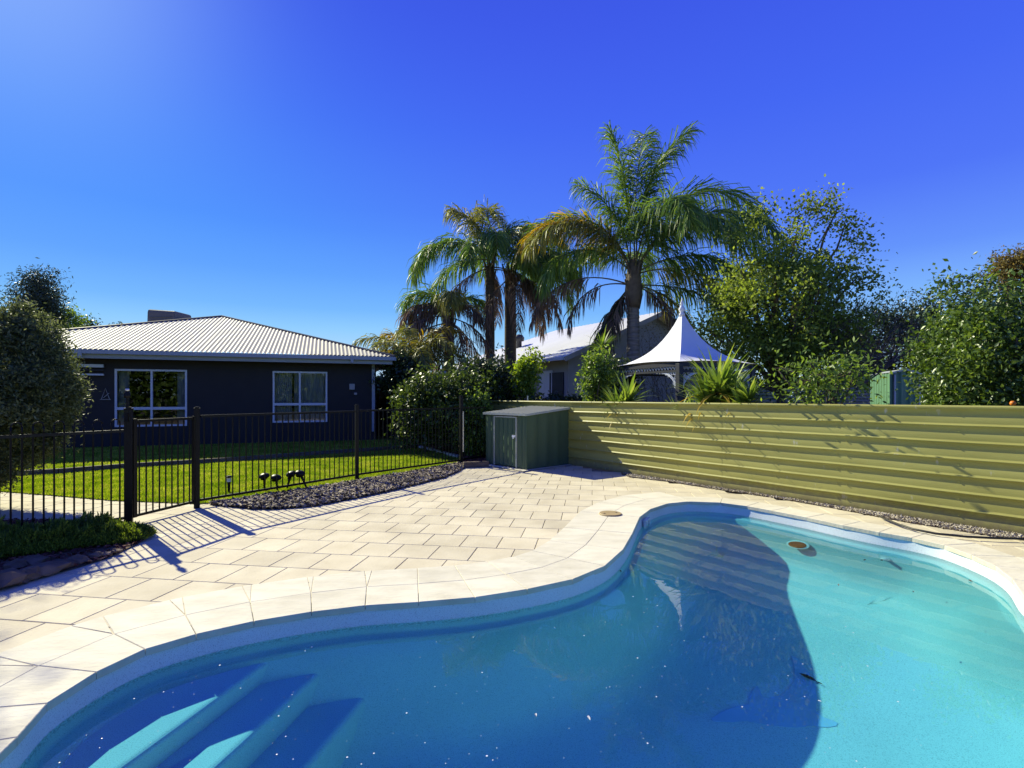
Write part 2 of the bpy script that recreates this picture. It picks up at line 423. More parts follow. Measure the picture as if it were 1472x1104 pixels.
# pool shell: blue quartz finish with fine dark and light specks
def shell_mat(name, c1, c2, speck=0.6):
    m, n, l, p = nodes(name)
    p.inputs['Roughness'].default_value = 0.6
    p.inputs['Specular IOR Level'].default_value = 0.3
    tc = n.new('ShaderNodeTexCoord')
    a = n.new('ShaderNodeTexNoise'); a.inputs['Scale'].default_value = 150; a.inputs['Detail'].default_value = 2
    l.new(tc.outputs['Object'], a.inputs['Vector'])
    r = n.new('ShaderNodeValToRGB')
    e = r.color_ramp.elements
    e[0].position = 0.30; e[0].color = (*[c * (1 - speck) for c in c1], 1)
    e[1].position = 0.68; e[1].color = (*c2, 1)
    x = e.new(0.44); x.color = (*c1, 1)
    l.new(a.outputs['Fac'], r.inputs['Fac'])
    b = n.new('ShaderNodeTexNoise'); b.inputs['Scale'].default_value = 1.4; b.inputs['Detail'].default_value = 5
    l.new(tc.outputs['Object'], b.inputs['Vector'])
    mr = n.new('ShaderNodeMapRange'); mr.inputs['To Min'].default_value = 0.86; mr.inputs['To Max'].default_value = 1.12
    l.new(b.outputs['Fac'], mr.inputs['Value'])
    hv = n.new('ShaderNodeHueSaturation'); l.new(mr.outputs[0], hv.inputs['Value']); l.new(r.outputs[0], hv.inputs['Color'])
    # darker, grittier scale line round the water's edge
    sx = n.new('ShaderNodeSeparateXYZ'); l.new(tc.outputs['Object'], sx.inputs[0])
    mz = n.new('ShaderNodeMapRange'); mz.inputs['From Min'].default_value = -0.118; mz.inputs['From Max'].default_value = -0.155
    l.new(sx.outputs['Z'], mz.inputs['Value'])
    c = n.new('ShaderNodeTexNoise'); c.inputs['Scale'].default_value = 60; c.inputs['Detail'].default_value = 2
    l.new(tc.outputs['Object'], c.inputs['Vector'])
    gr = n.new('ShaderNodeMath'); gr.operation = 'GREATER_THAN'; gr.inputs[1].default_value = 0.52
    l.new(c.outputs['Fac'], gr.inputs[0])
    mz2 = n.new('ShaderNodeMapRange'); mz2.inputs['From Min'].default_value = -0.235; mz2.inputs['From Max'].default_value = -0.165
    l.new(sx.outputs['Z'], mz2.inputs['Value'])
    mzz = n.new('ShaderNodeMath'); mzz.operation = 'MULTIPLY'; l.new(mz.outputs[0], mzz.inputs[0]); l.new(mz2.outputs[0], mzz.inputs[1])
    mu = n.new('ShaderNodeMath'); mu.operation = 'MULTIPLY'; l.new(gr.outputs[0], mu.inputs[0]); l.new(mzz.outputs[0], mu.inputs[1])
    m3 = n.new('ShaderNodeMath'); m3.operation = 'MULTIPLY'; m3.inputs[1].default_value = 0.55; l.new(mu.outputs[0], m3.inputs[0])
    mx = n.new('ShaderNodeMix'); mx.data_type = 'RGBA'
    l.new(m3.outputs[0], mx.inputs['Factor']); l.new(hv.outputs[0], mx.inputs[6]); mx.inputs[7].default_value = (0.10, 0.15, 0.16, 1)
    ab = n.new('ShaderNodeMapRange'); ab.inputs['From Min'].default_value = -0.175; ab.inputs['From Max'].default_value = -0.14
    l.new(sx.outputs['Z'], ab.inputs['Value'])
    greyed_band = n.new('ShaderNodeMix'); greyed_band.data_type = 'RGBA'; greyed_band.blend_type = 'MIX'  # bleached band above the water, greyed further to offset the blue skylight
    cf = n.new('ShaderNodeMath'); cf.operation = 'MULTIPLY'; cf.inputs[1].default_value = 0.8; l.new(ab.outputs[0], cf.inputs[0])
    cb = n.new('ShaderNodeHueSaturation'); cb.inputs['Saturation'].default_value = 0.15; cb.inputs['Value'].default_value = 1.06; l.new(hv.outputs[0], cb.inputs['Color'])
    l.new(cf.outputs[0], greyed_band.inputs['Factor']); l.new(mx.outputs[2], greyed_band.inputs[6]); l.new(cb.outputs[0], greyed_band.inputs[7])
    l.new(greyed_band.outputs[2], p.inputs['Base Color'])
    return m
M['shell'] = shell_mat('pool_shell_quartz', (0.50, 0.73, 0.76), (0.60, 0.80, 0.82), 0.30)
M['step'] = shell_mat('pool_step_quartz', (0.50, 0.73, 0.76), (0.60, 0.80, 0.82), 0.30)

def water_mat():
    m = bpy.data.materials.new('pool_water'); m.use_nodes = True
    n, l = m.node_tree.nodes, m.node_tree.links
    n.clear()
    tc = n.new('ShaderNodeTexCoord')
    a = n.new('ShaderNodeTexNoise'); a.inputs['Scale'].default_value = 1.7; a.inputs['Detail'].default_value = 3; a.inputs['Distortion'].default_value = 0.5
    l.new(tc.outputs['Object'], a.inputs['Vector'])
    bp = n.new('ShaderNodeBump'); bp.inputs['Strength'].default_value = 0.10; bp.inputs['Distance'].default_value = 0.02
    l.new(a.outputs['Fac'], bp.inputs['Height'])
    g = n.new('ShaderNodeBsdfPrincipled')
    g.inputs['Base Color'].default_value = (0.29, 0.91, 1.0, 1); g.inputs['Roughness'].default_value = 0.0
    g.inputs['IOR'].default_value = 1.333; g.inputs['Transmission Weight'].default_value = 1.0
    l.new(bp.outputs[0], g.inputs['Normal'])
    o = n.new('ShaderNodeOutputMaterial')
    l.new(g.outputs[0], o.inputs['Surface'])
    return m
M['water'] = water_mat()

def pane_mat():
    m = bpy.data.materials.new('window_glass'); m.use_nodes = True
    n, l = m.node_tree.nodes, m.node_tree.links
    n.clear()
    t = n.new('ShaderNodeBsdfTransparent'); t.inputs[0].default_value = (0.72, 0.75, 0.78, 1)
    g = n.new('ShaderNodeBsdfGlossy'); g.inputs['Roughness'].default_value = 0.01
    fr = n.new('ShaderNodeFresnel'); fr.inputs['IOR'].default_value = 1.6
    mx = n.new('ShaderNodeMixShader'); o = n.new('ShaderNodeOutputMaterial')
    l.new(fr.outputs[0], mx.inputs[0]); l.new(t.outputs[0], mx.inputs[1]); l.new(g.outputs[0], mx.inputs[2]); l.new(mx.outputs[0], o.inputs['Surface'])
    return m
M['glass'] = pane_mat()

# ------------------------------------------------------------------ pool outline
LIP_PX = [(25.5, 1072.5), (68, 1023), (139, 977), (209, 943), (282, 921), (365, 902), (448, 888), (525, 878.5), (602, 873.5),
          (683, 866.5), (758, 854.5), (823, 840), (870, 820), (896, 796), (909.5, 772), (920, 748), (936, 736), (960, 728), (990, 725),
          (1036, 726.6), (1074, 731.7), (1110, 738.5), (1160, 748.5), (1212, 760), (1264, 770.3), (1310.6, 778.5), (1357, 789.5),
          (1396, 804), (1430, 820), (1455, 840), (1476, 872)]
lip = [Vector(G2(x, y, -0.04)) for x, y in LIP_PX]
lip += [Vector(p) for p in ((4.05, 3.6), (3.98, 3.2), (3.8, 2.8), (3.5, 2.45), (3.1, 2.1), (2.75, 1.85), (2.35, 1.62), (1.95, 1.42), (1.55, 1.25), (1.12, 1.12), (0.7, 1.02),
        (0.28, 0.95), (-0.15, 0.92), (-0.6, 0.92), (-1.05, 0.97), (-1.48, 1.10), (-1.85, 1.33), (-2.10, 1.66), (-2.20, 2.02))]
NL = len(lip)
# orientation: make CCW
area = sum(lip[i].x * lip[(i + 1) % NL].y - lip[(i + 1) % NL].x * lip[i].y for i in range(NL))
if area < 0: lip.reverse()

def offset_loop(P, d, iters=1):
    """offset closed CCW loop outward by d along bisector normals"""
    n = len(P); out = []
    for i in range(n):
        a = (P[i] - P[i - 1]).normalized(); b = (P[(i + 1) % n] - P[i]).normalized()
        na, nb = Vector((a.y, -a.x)), Vector((b.y, -b.x))
        m = (na + nb).normalized()
        out.append(P[i] + m * (d / max(0.6, m.dot(na))))
    return out
def catmull(P, sub):
    n = len(P); out = []
    for i in range(n):
        p0, p1, p2, p3 = P[i - 1], P[i], P[(i + 1) % n], P[(i + 2) % n]
        for k in range(sub):
            t = k / sub
            out.append(0.5 * ((2 * p1) + (p2 - p0) * t + (2 * p0 - 5 * p1 + 4 * p2 - p3) * t * t + (3 * p1 - p0 - 3 * p2 + p3) * t ** 3))
    return out
def smooth_loop(P, it=2):
    for _ in range(it):
        P = [(P[i - 1] + P[i] * 2 + P[(i + 1) % len(P)]) * 0.25 for i in range(len(P))]
    return P
def inside(p, P):
    c = False; n = len(P)
    for i in range(n):
        a, b = P[i], P[i - 1]
        if (a[1] > p[1]) != (b[1] > p[1]) and p[0] < (b[0] - a[0]) * (p[1] - a[1]) / (b[1] - a[1]) + a[0]:
            c = not c
    return c

shell_loop = smooth_loop(catmull(lip, 5), 4)
hole = offset_loop(lip, 0.12)

def sheet_with_hole(name, outer, inner, z, m, kind='structure'):
    bm = bmesh.new()
    es = []
    for loop in (outer, inner):
        vs = [bm.verts.new((p[0], p[1], z)) for p in loop]
        es += [bm.edges.new((vs[i - 1], vs[i])) for i in range(len(vs))]
    bmesh.ops.triangle_fill(bm, edges=es, use_beauty=True)
    bmesh.ops.recalc_face_normals(bm, faces=bm.faces)
    for f in bm.faces:
        if f.normal.z < 0: f.normal_flip()
    me = bpy.data.meshes.new(name); bm.to_mesh(me); bm.free()
    o = link(name, me, m)
    if kind: o['kind'] = kind
    return o

def poly_sheet(name, pts, z, m, kind='structure'):
    bm = bmesh.new()
    vs = [bm.verts.new((p[0], p[1], z)) for p in pts]
    es = [bm.edges.new((vs[i - 1], vs[i])) for i in range(len(vs))]
    bmesh.ops.triangle_fill(bm, edges=es, use_beauty=True)
    for f in bm.faces:
        f.normal_update()
        if f.normal.z < 0: f.normal_flip()
    me = bpy.data.meshes.new(name); bm.to_mesh(me); bm.free()
    o = link(name, me, m)
    if kind: o['kind'] = kind
    return o

# ------------------------------------------------------------------ ground
gm, gn, gl, gp = nodes('far_ground')
gp.inputs['Roughness'].default_value = 0.95
t_ = gn.new('ShaderNodeTexCoord'); n_ = gn.new('ShaderNodeTexNoise'); n_.inputs['Scale'].default_value = 0.35; n_.inputs['Detail'].default_value = 8
gl.new(t_.outputs['Object'], n_.inputs['Vector'])
r_ = gn.new('ShaderNodeValToRGB'); r_.color_ramp.elements[0].color = (0.05, 0.07, 0.025, 1); r_.color_ramp.elements[1].color = (0.17, 0.13, 0.08, 1)
r_.color_ramp.elements[0].position = 0.4; r_.color_ramp.elements[1].position = 0.6
gl.new(n_.outputs['Fac'], r_.inputs['Fac']); gl.new(r_.outputs[0], gp.inputs['Base Color'])
outer = [(-900, -900), (900, -900), (900, 900), (-900, 900)]
sheet_with_hole('ground', [Vector(p) for p in outer], hole, -0.075, gm)
sheet_with_hole('paving_bed', [Vector(p) for p in ((-11, -3.5), (9, -3.5), (9, 4), (1.4, 14), (-12, 14))], hole, -0.022, M['joint'])

# ------------------------------------------------------------------ paving
paving = thing('pool_paving', (0, 0, 0), None, None); paving['kind'] = 'structure'
GU = Vector((0.150, 0.9887)); GW = Vector((0.9887, -0.150))       # along the joints / along the rows
GP0 = Vector((-1.234, 5.213)); PL, PW = 0.404, 0.452
FENCE_P0 = Vector((5.87, 5.98)); FENCE_D = Vector((-0.588, 0.809))
def fence_side(p):     # >0 on the pool side of the olive fence
    n = Vector((-FENCE_D.y, FENCE_D.x)); q = Vector((p[0], p[1])) - FENCE_P0
    return n.dot(q) if n.dot(-FENCE_P0) > 0 else -n.dot(q)

def slab_mesh(name, L, W, T=0.05, bev=0.004):
    b = MB(); b.box((0, 0, -T / 2), (L, W, T), 0, bev)
    me = bpy.data.meshes.new(name); me.from_pydata(b.v, [], b.f); me.materials.append(M['paver']); return me
pm = slab_mesh('paver', PL - 0.006, PW - 0.006)
ring_mid = offset_loop(lip, 0.16)
ring_out = offset_loop(lip, 0.86)
ring_near = offset_loop(lip, 0.36)
cut_stones = []
patio_poly = [G2(0, 848), G2(114, 817), G2(190, 785), (-4.7, 6.2), (-6.7, 6.6), (-11.5, 6.3), (-11.5, 8.6), G2(0, 705), G2(160, 716), G2(290, 722), G2(390, 724), G2(510, 708), G2(610, 688), G2(655, 674), (-1.5, 13.1),
              (0.9, 13.2), (5.75, 6.4), (9, 2), (9, -3), (-9, -3), (-9, 3.2)]
npv = 0
for j in range(-24, 22):
    for i in range(-28, 24):
        c = GP0 + GU * ((j + 0.5) * PW) + GW * ((i + 0.5 + (0.5 if j % 2 else 0)) * PL)
        if not inside(c, patio_poly) and not (c.y > 2 and any(inside(c + GU * a + GW * b, patio_poly) for a in (-.2, .2) for b in (-.18, .18))): continue
        if fence_side(c) < 0.05: continue
        if c.y < 1.3 or (c.y < 3.3 and abs(c.x) > 3.4): continue
        if abs(c.x) > c.y * 1.03 + 0.6: continue
        cs = [c + GU * a + GW * b for a in (-PW / 2, PW / 2) for b in (-PL / 2, PL / 2)]
        if all(inside(q, ring_near) for q in cs): continue
        if any(inside(q, ring_mid) for q in cs):
            k_ = min(range(NL), key=lambda n_: ((lip[n_] + lip[(n_ + 1) % NL]) / 2 - c).length)
            a_, b_ = lip[k_], lip[(k_ + 1) % NL]; t_ = (b_ - a_).normalized(); nn = Vector((t_.y, -t_.x))
            C4 = [cs[0], cs[1], cs[3], cs[2]]; out_ = []
            for n_ in range(4):
                p_, q_ = C4[n_], C4[(n_ + 1) % 4]; dp, dq = (p_ - a_).dot(nn) - 0.2, (q_ - a_).dot(nn) - 0.2
                if dp >= 0: out_.append(p_)
                if dp * dq < 0: out_.append(p_.lerp(q_, dp / (dp - dq)))
            if len(out_) < 3: continue
            cut_stones.append(out_); continue
        o = link('paver', pm, None, paving)
        o.location = (c.x, c.y, -0.002 + random.uniform(-0.0012, 0.0008))
        o.rotation_euler = (0, 0, math.atan2(GW.y, GW.x) + random.uniform(-0.003, 0.003))
        npv += 1
# plain slab carries the paving on behind the camera
print('PAVERS', npv)

def prism_stone(name, pts, z, T, m, parent, gap=0.0020, bev=0.0035):
    """bevelled stone from a convex plan polygon, shrunk by gap"""
    c = sum((Vector(p) for p in pts), Vector((0, 0))) / len(pts)
    P = [Vector(p) for p in pts]
    ar = sum(P[i].x * P[(i + 1) % len(P)].y - P[(i + 1) % len(P)].x * P[i].y for i in range(len(P)))
    if ar < 0: P.reverse()
    A = offset_loop(P, -gap); B = offset_loop(P, -(gap + bev))
    n = len(P); v = []; f = []
    for L, zz in ((A, z - T), (A, z - bev), (B, z)):
        v += [(p.x - c.x, p.y - c.y, zz - z) for p in L]
    f.append(tuple(range(2 * n, 3 * n)))
    for k in (0, 1):
        for i in range(n):
            j = (i + 1) % n
            f.append((k * n + i, k * n + j, k * n + n + j, k * n + n + i))
    f.append(tuple(range(n - 1, -1, -1)))
    me = bpy.data.meshes.new(name); me.from_pydata(v, [], f); me.update()
    o = link(name, me, m, parent, (c.x, c.y, z))
    return o

for pts_ in cut_stones:
    prism_stone('paver', pts_, -0.002, 0.016, M['paver'], paving)
ring_a = offset_loop(lip, 0.405)
zc = 0.004
for i in range(NL):
    j = (i + 1) % NL
    prism_stone('coping_stone', [lip[i], lip[j], ring_a[j], ring_a[i]], zc + random.uniform(-0.001, 0.001), 0.045, M['coping'], paving)
    # outer ring: square-cut stones, wedges fill where the curve opens
    mid = (ring_a[i] + ring_a[j]) / 2
    if fence_side(mid) < 1.05: continue
    if (mid.y < 3.2 and abs(mid.x) > 3.3) or mid.y < 0.5: continue
    d = (ring_a[j] - ring_a[i]).normalized(); nrm = Vector((d.y, -d.x))
    bi = (ring_out[i] - ring_a[i]); bj = (ring_out[j] - ring_a[j])
    W = 0.42
    def outer_pt(k, base, side):
        a = (ring_a[k] - ring_a[k - 1]).normalized(); b = (ring_a[(k + 1) % NL] - ring_a[k]).normalized()
        opens = a.x * b.y - a.y * b.x > 0.02
        if opens: return base + nrm * W
        m_ = (Vector((a.y, -a.x)) + Vector((b.y, -b.x))).normalized()
        return base + m_ * (W / max(0.6, m_.dot(Vector((a.y, -a.x)))))
    oi, oj = outer_pt(i, ring_a[i], 0), outer_pt(j, ring_a[j], 1)
    prism_stone('border_stone', [ring_a[i], ring_a[j], oj, oi], zc - 0.001 + random.uniform(-0.001, 0.001), 0.02, M['coping'], paving)
    a = d; b = (ring_a[(j + 1) % NL] - ring_a[j]).normalized()
    if a.x * b.y - a.y * b.x > 0.02:
        n2 = Vector((b.y, -b.x))
        w0, w1 = ring_a[j] + nrm * W, ring_a[j] + n2 * W
        if (w1 - w0).length > 0.03:
            prism_stone('wedge_stone', [ring_a[j] + (w0 + w1 - 2 * ring_a[j]) * 0.04, w0, w1], zc - 0.002, 0.02, M['coping'], paving, gap=0.002, bev=0.002)
# near side, under and behind the viewer: larger plain slabs
near = MB()
for X in np.arange(-5.2, 6.5, 0.8):
    for Yv in np.arange(-2.9, 1.4, 0.8):
        c = Vector((X, Yv))
        if any(inside(c + Vector((a, b)), ring_mid) for a in (-.4, 0, .4) for b in (-.4, 0, .4)) : continue
        near.box((X, Yv, -0.026), (0.79, 0.79, 0.045), 0, 0.004)
o = near.build('rear_paving', M['paver'], paving); o['kind'] = 'stuff'

# ------------------------------------------------------------------ pool shell, steps, water
ZW = -0.150
pool = thing('swimming_pool', (1.0, 3.5, 0), None, None); pool['kind'] = 'structure'
def shell_mesh():
    prof = [(0.012, -0.030), (0.006, -0.10), (-0.004, -0.17), (-0.015, -0.26), (-0.035, -0.30), (-0.085, -0.315), (-0.11, -0.345),
            (-0.18, -0.60), (-0.32, -0.95), (-0.46, -1.20), (-0.56, -1.31), (-0.72, -1.37), (-0.95, -1.39)]
    vs = []; fs = []; n = len(shell_loop)
    cur = shell_loop
    prev = 0.0
    base = shell_loop
    for k, (d, z) in enumerate(prof):
        L = offset_loop(base, d - prev) if abs(d - prev) > 1e-6 else base
        if k > 6: L = smooth_loop(L, 3)
        base = L; prev = d
        vs += [(p.x, p.y, z) for p in L]
    for k in range(len(prof) - 1):
        for i in range(n):
            j = (i + 1) % n
            fs.append((k * n + j, k * n + i, (k + 1) * n + i, (k + 1) * n + j))
    bm = bmesh.new()
    bv = [bm.verts.new(v) for v in vs]
    for f in fs:
        try: bm.faces.new([bv[i] for i in f])
        except ValueError: pass
    last = bv[-n:]
    es = [bm.edges.get((last[i - 1], last[i])) for i in range(n)]
    bmesh.ops.triangle_fill(bm, edges=[e for e in es if e], use_beauty=True)
    bmesh.ops.recalc_face_normals(bm, faces=bm.faces)
    me = bpy.data.meshes.new('pool_shell'); bm.to_mesh(me); bm.free()
    me.polygons.foreach_set('use_smooth', [True] * len(me.polygons))
    return me
sh = link('pool_shell', shell_mesh(), M['shell'], pool); sh.location = -wloc(pool)
# entry steps: three treads across the left end
sd = Vector((0.24, 0.97)).normalized(); sn = Vector((sd.y, -sd.x))
for k, (ex, z, far) in enumerate(((-2.12, -0.38, 4.30), (-1.80, -0.62, 4.22), (-1.46, -0.92, 4.06))):
    e = Vector((ex, 2.0)); L1 = (far - e.y) / sd.y; rr = 0.22; poly = []
    poly += [e - sd * 2.0 - sn * 1.6, e - sd * 2.0]
    cc_ = e + sd * (L1 - rr) - sn * rr
    for i in range(9):
        a_ = math.pi / 2 * i / 8; poly.append(cc_ + sn * (rr * math.cos(a_)) + sd * (rr * math.sin(a_)))
    poly.append(e + sd * L1 - sn * 1.6)
    ar = sum(poly[i].x * poly[(i + 1) % len(poly)].y - poly[(i + 1) % len(poly)].x * poly[i].y for i in range(len(poly)))
    if ar < 0: poly.reverse()
    V = []; Fs = []; n_ = len(poly); rows = [(0.02, -1.5)] + [(0.02 - .05 * (1 - math.cos(t_)), z - .05 * (1 - math.sin(t_))) for t_ in np.linspace(0, math.pi / 2, 6)]
    for d_, zz in rows: V += [(p.x, p.y, zz) for p in offset_loop(poly, d_)]
    for r_i in range(len(rows) - 1):
        for i in range(n_): j = (i + 1) % n_; Fs.append((r_i * n_ + i, r_i * n_ + j, (r_i + 1) * n_ + j, (r_i + 1) * n_ + i))
    Fs.append(tuple((len(rows) - 1) * n_ + i for i in range(n_)))
    MB().add(V, Fs).build('entry_step', M['step'], pool)
def water_mesh():
    L = offset_loop(shell_loop, 0.003)
    bm = bmesh.new()
    vs = [bm.verts.new((p.x, p.y, ZW)) for p in L]
    es = [bm.edges.new((vs[i - 1], vs[i])) for i in range(len(vs))]
    bmesh.ops.triangle_fill(bm, edges=es, use_beauty=True)
    for f in bm.faces:
        f.normal_update()
        if f.normal.z < 0: f.normal_flip()
    me = bpy.data.meshes.new('pool_water'); bm.to_mesh(me); bm.free()
    me.polygons.foreach_set('use_smooth', [True] * len(me.polygons))
    return me
water = link('pool_water', water_mesh(), M['water'])
water['kind'] = 'structure'
try:
    water.cycles.is_caustics_caster = True
    for o in [sh] + [x for x in bpy.data.objects if x.name.startswith('entry_step')]:
        o.cycles.is_caustics_receiver = True
except Exception as ex:
    print('caustics', ex)
# ------------------------------------------------------------------ foliage tools
def unit(v):
    return v / np.maximum(np.linalg.norm(v, axis=1, keepdims=True), 1e-9)
def leaves(P, size, aspect=0.5, up=0.35, size_var=0.4, fold=0.25, seed=0, dirs=None):
    """folded diamond leaves at points P -> V, F (triangles)"""
    g = np.random.default_rng(seed)
    n = len(P)
    d = unit(g.normal(size=(n, 3)) + np.array([0, 0, -up])) if dirs is None else unit(dirs + 0.35 * g.normal(size=(n, 3)))
    r = unit(np.cross(d, g.normal(size=(n, 3)) + np.array([0, 0, 0.8])))
    u = np.cross(r, d)
    s = (size * (1 + size_var * (g.random(n) * 2 - 1)))[:, None]
    a = P; b = P + d * s
    m = P + d * s * 0.5 - u * s * fold * aspect
    l = P + d * s * 0.45 + r * s * aspect * 0.5; q = P + d * s * 0.45 - r * s * aspect * 0.5
    V = np.stack([a, l, b, q], 1).reshape(-1, 3)
    V[1::4] += (u * s * fold * 0.5 * aspect); V[3::4] += (u * s * fold * 0.5 * aspect)
    i = np.arange(n)[:, None] * 4
    Fc = np.concatenate([i + np.array([[0, 1, 2]]), i + np.array([[0, 2, 3]])], 0)
    return V, Fc
def clump_points(n, clumps, spread, seed=0, flat=1.0):
    g = np.random.default_rng(seed)
    k = g.integers(0, len(clumps), n)
    C = clumps[k]
    off = g.normal(size=(n, 3)) * spread * np.array([1, 1, flat])
    return C + off
def crown_clumps(n, c, r, seed=0, hollow=0.45, lump=0.28, lo=-1.0):
    """clump centres in a lumpy ellipsoid shell"""
    g = np.random.default_rng(seed)
    d = unit(g.normal(size=(n * 2, 3)))
    d = d[d[:, 2] > lo][:n]
    rad = hollow + (1 - hollow) * g.random(len(d)) ** 0.55
    k = np.array([1 + lump * (noise.noise(Vector((x[0] * 1.9 + seed, x[1] * 1.9, x[2] * 1.9))) * 2) for x in d])
    return np.array(c) + d * (rad * k)[:, None] * np.array(r)
def limbs(mb, base, tips, r0, seed=0, wob=0.12, fork=0.45, n=6):
    """trunk splitting into limbs that reach the tips"""
    g = random.Random(seed)
    base = Vector(base)
    for t in tips:
        t = Vector(t); L = (t - base).length
        pts = []
        for k in range(7):
            f = k / 6
            p = base.lerp(t, f)
            p.z = base.z + (t.z - base.z) * (f ** 0.8)
            p += Vector((g.uniform(-1, 1), g.uniform(-1, 1), g.uniform(-1, 1))) * wob * L * 0.25 * math.sin(f * math.pi)
            pts.append(p)
        mb.tube(pts, [r0 * (1 - 0.85 * k / 6) + 0.006 for k in range(7)], n)
def tree(name, base, c, r, label, cat, leafmat, nclump, nleaf, size, spread, seed, aspect=0.5, trunk_r=0.1, group=None, hollow=0.45, lump=0.28,
         barkmat=None, tips=None, up=0.35, twigs=0, lo=-1.0, flat=1.0, extra=None):
    t = thing(name, base, label, cat, group)
    mb = MB()
    cl = crown_clumps(nclump, c, r, seed, hollow, lump, lo)
    if extra is not None: cl = np.concatenate([cl, np.array(extra)])
    g = random.Random(seed)
    fork = Vector(base).lerp(Vector(c), 0.45)
    pick = [cl[g.randrange(len(cl))] for _ in range(tips or 9)]
    mb.tube([Vector(base) + Vector((0, 0, -0.1)), Vector(base).lerp(fork, 0.5) + Vector((g.uniform(-.05, .05), 0, 0)), fork], [trunk_r * 1.2, trunk_r, trunk_r * 0.85], 9)
    limbs(mb, fork, pick, trunk_r * 0.6, seed)
    for _ in range(twigs):
        q = Vector(cl[g.randrange(len(cl))]); a = q.lerp(Vector(c), 0.35)
        mb.tube([a, a.lerp(q, .6) + Vector((g.uniform(-.1, .1), g.uniform(-.1, .1), .05)), q + (q - a) * 0.35], [0.012, 0.008, 0.003], 4, cap=False)
    mb.build('trunk', barkmat or M['bark'], t, smooth=True)
    P = clump_points(nleaf, cl, spread, seed, flat)
    V, Fc = leaves(P, size, aspect, up, seed=seed)
    world_mesh('crown', V, Fc, 3, leafmat, t)
    return t

# ------------------------------------------------------------------ lawn
def scatter_in(poly, n, seed=0):
    g = np.random.default_rng(seed)
    P = np.array([(p[0], p[1]) for p in poly])
    lo, hi = P.min(0), P.max(0)
    out = []
    tot = 0
    while tot < n:
        q = lo + (hi - lo) * g.random((n * 2, 2))
        c = np.zeros(len(q), bool)
        for i in range(len(P)):
            a, b = P[i], P[i - 1]
            with np.errstate(divide='ignore', invalid='ignore'):
                hit = ((a[1] > q[:, 1]) != (b[1] > q[:, 1])) & (q[:, 0] < (b[0] - a[0]) * (q[:, 1] - a[1]) / (b[1] - a[1]) + a[0])
            c ^= hit
        out.append(q[c]); tot += int(c.sum())
    return np.concatenate(out)[:n]
def blades(name, poly, z, n, h, w, m, seed=0):
    q = scatter_in(poly, n, seed)
    g = np.random.default_rng(seed + 1)
    a = g.random(n) * 2 * np.pi
    hh = h * (0.6 + 0.8 * g.random(n))
    ww = w * (0.7 + 0.6 * g.random(n))
    base = np.stack([q[:, 0], q[:, 1], np.full(n, z)], 1)
    side = np.stack([np.cos(a), np.sin(a), np.zeros(n)], 1) * ww[:, None]
    lean = g.normal(size=(n, 3)) * 0.45; lean[:, 2] = 1
    tip = base + unit(lean) * hh[:, None]
    V = np.stack([base - side, base + side, tip], 1).reshape(-1, 3)
    Fc = np.arange(3 * n).reshape(-1, 3)
    return world_mesh(name, V, Fc, 3, m)

lawn_near = [G2(-60, 704), G2(0, 707), G2(80, 713), G2(160, 720), G2(285, 725), G2(330, 721), G2(400, 708), G2(512, 691), G2(573, 681), G2(650, 668), G2(663, 664)]
lawn_far = [G2(660, 659), G2(630, 651), G2(603, 644.5), G2(470, 654), G2(340, 664), G2(180, 674), G2(84, 682), G2(-60, 690)]
lawn_poly = lawn_near + lawn_far
tag(poly_sheet('lawn', lawn_poly, 0.008, M['lawn_base']), kind='structure')
tag(blades('grass', lawn_poly, 0.006, 190000, 0.038, 0.007, M['grass'], 3), 'short bright green lawn grass growing between the pool fence and the house', 'grass', kind='stuff')
# upper terrace of lawn, held by a low edging wall
ZT = 0.10
wall_line = [G2(-60, 690), G2(84, 682), G2(180, 674), G2(340, 664), G2(470, 654), G2(603, 644.5)]
up_poly = [Vector(p) + Vector((0, 0.05)) for p in wall_line] + [Vector((-2.1, 16.9)), Vector((-2.2, 21)), Vector((-26, 19)), Vector((-24, 9.9))]
tag(poly_sheet('upper_lawn', up_poly, ZT, M['lawn_base']), kind='structure')
tag(blades('upper_grass', [p for p in up_poly[:7]] + [Vector((-4.6, 17.9)), Vector((-15, 14.4)), Vector((-17, 12))], ZT, 90000, 0.040, 0.010, M['grass'], 5), 'bright green grass on the raised terrace right in front of the navy house', 'grass', kind='stuff')
ew = thing('terrace_edging', (*wall_line[2], 0), None, None); ew['kind'] = 'structure'
for a, b in zip(wall_line[:-1], wall_line[1:]):
    a, b = Vector(a), Vector(b); L = (b - a).length; k = max(1, round(L / 1.9))
    for i in range(k):
        p, q = a.lerp(b, i / k), a.lerp(b, (i + 1) / k); d = (q - p).normalized() * 0.004
        w = MB(); w.beam((*(p + d), ZT / 2 - 0.005), (*(q - d), ZT / 2 - 0.005), 0.07, ZT + 0.05)
        w.build('sleeper', M['timber'], ew)
ce = MB()
cpts = [G2(601, 644), G2(630, 651), G2(659, 659)]
for a, b in zip(cpts[:-1], cpts[1:]): ce.beam((*a, 0.04), (*b, 0.04), 0.12, 0.08)
tag(ce.build('garden_edging', M['coping']), kind='structure')

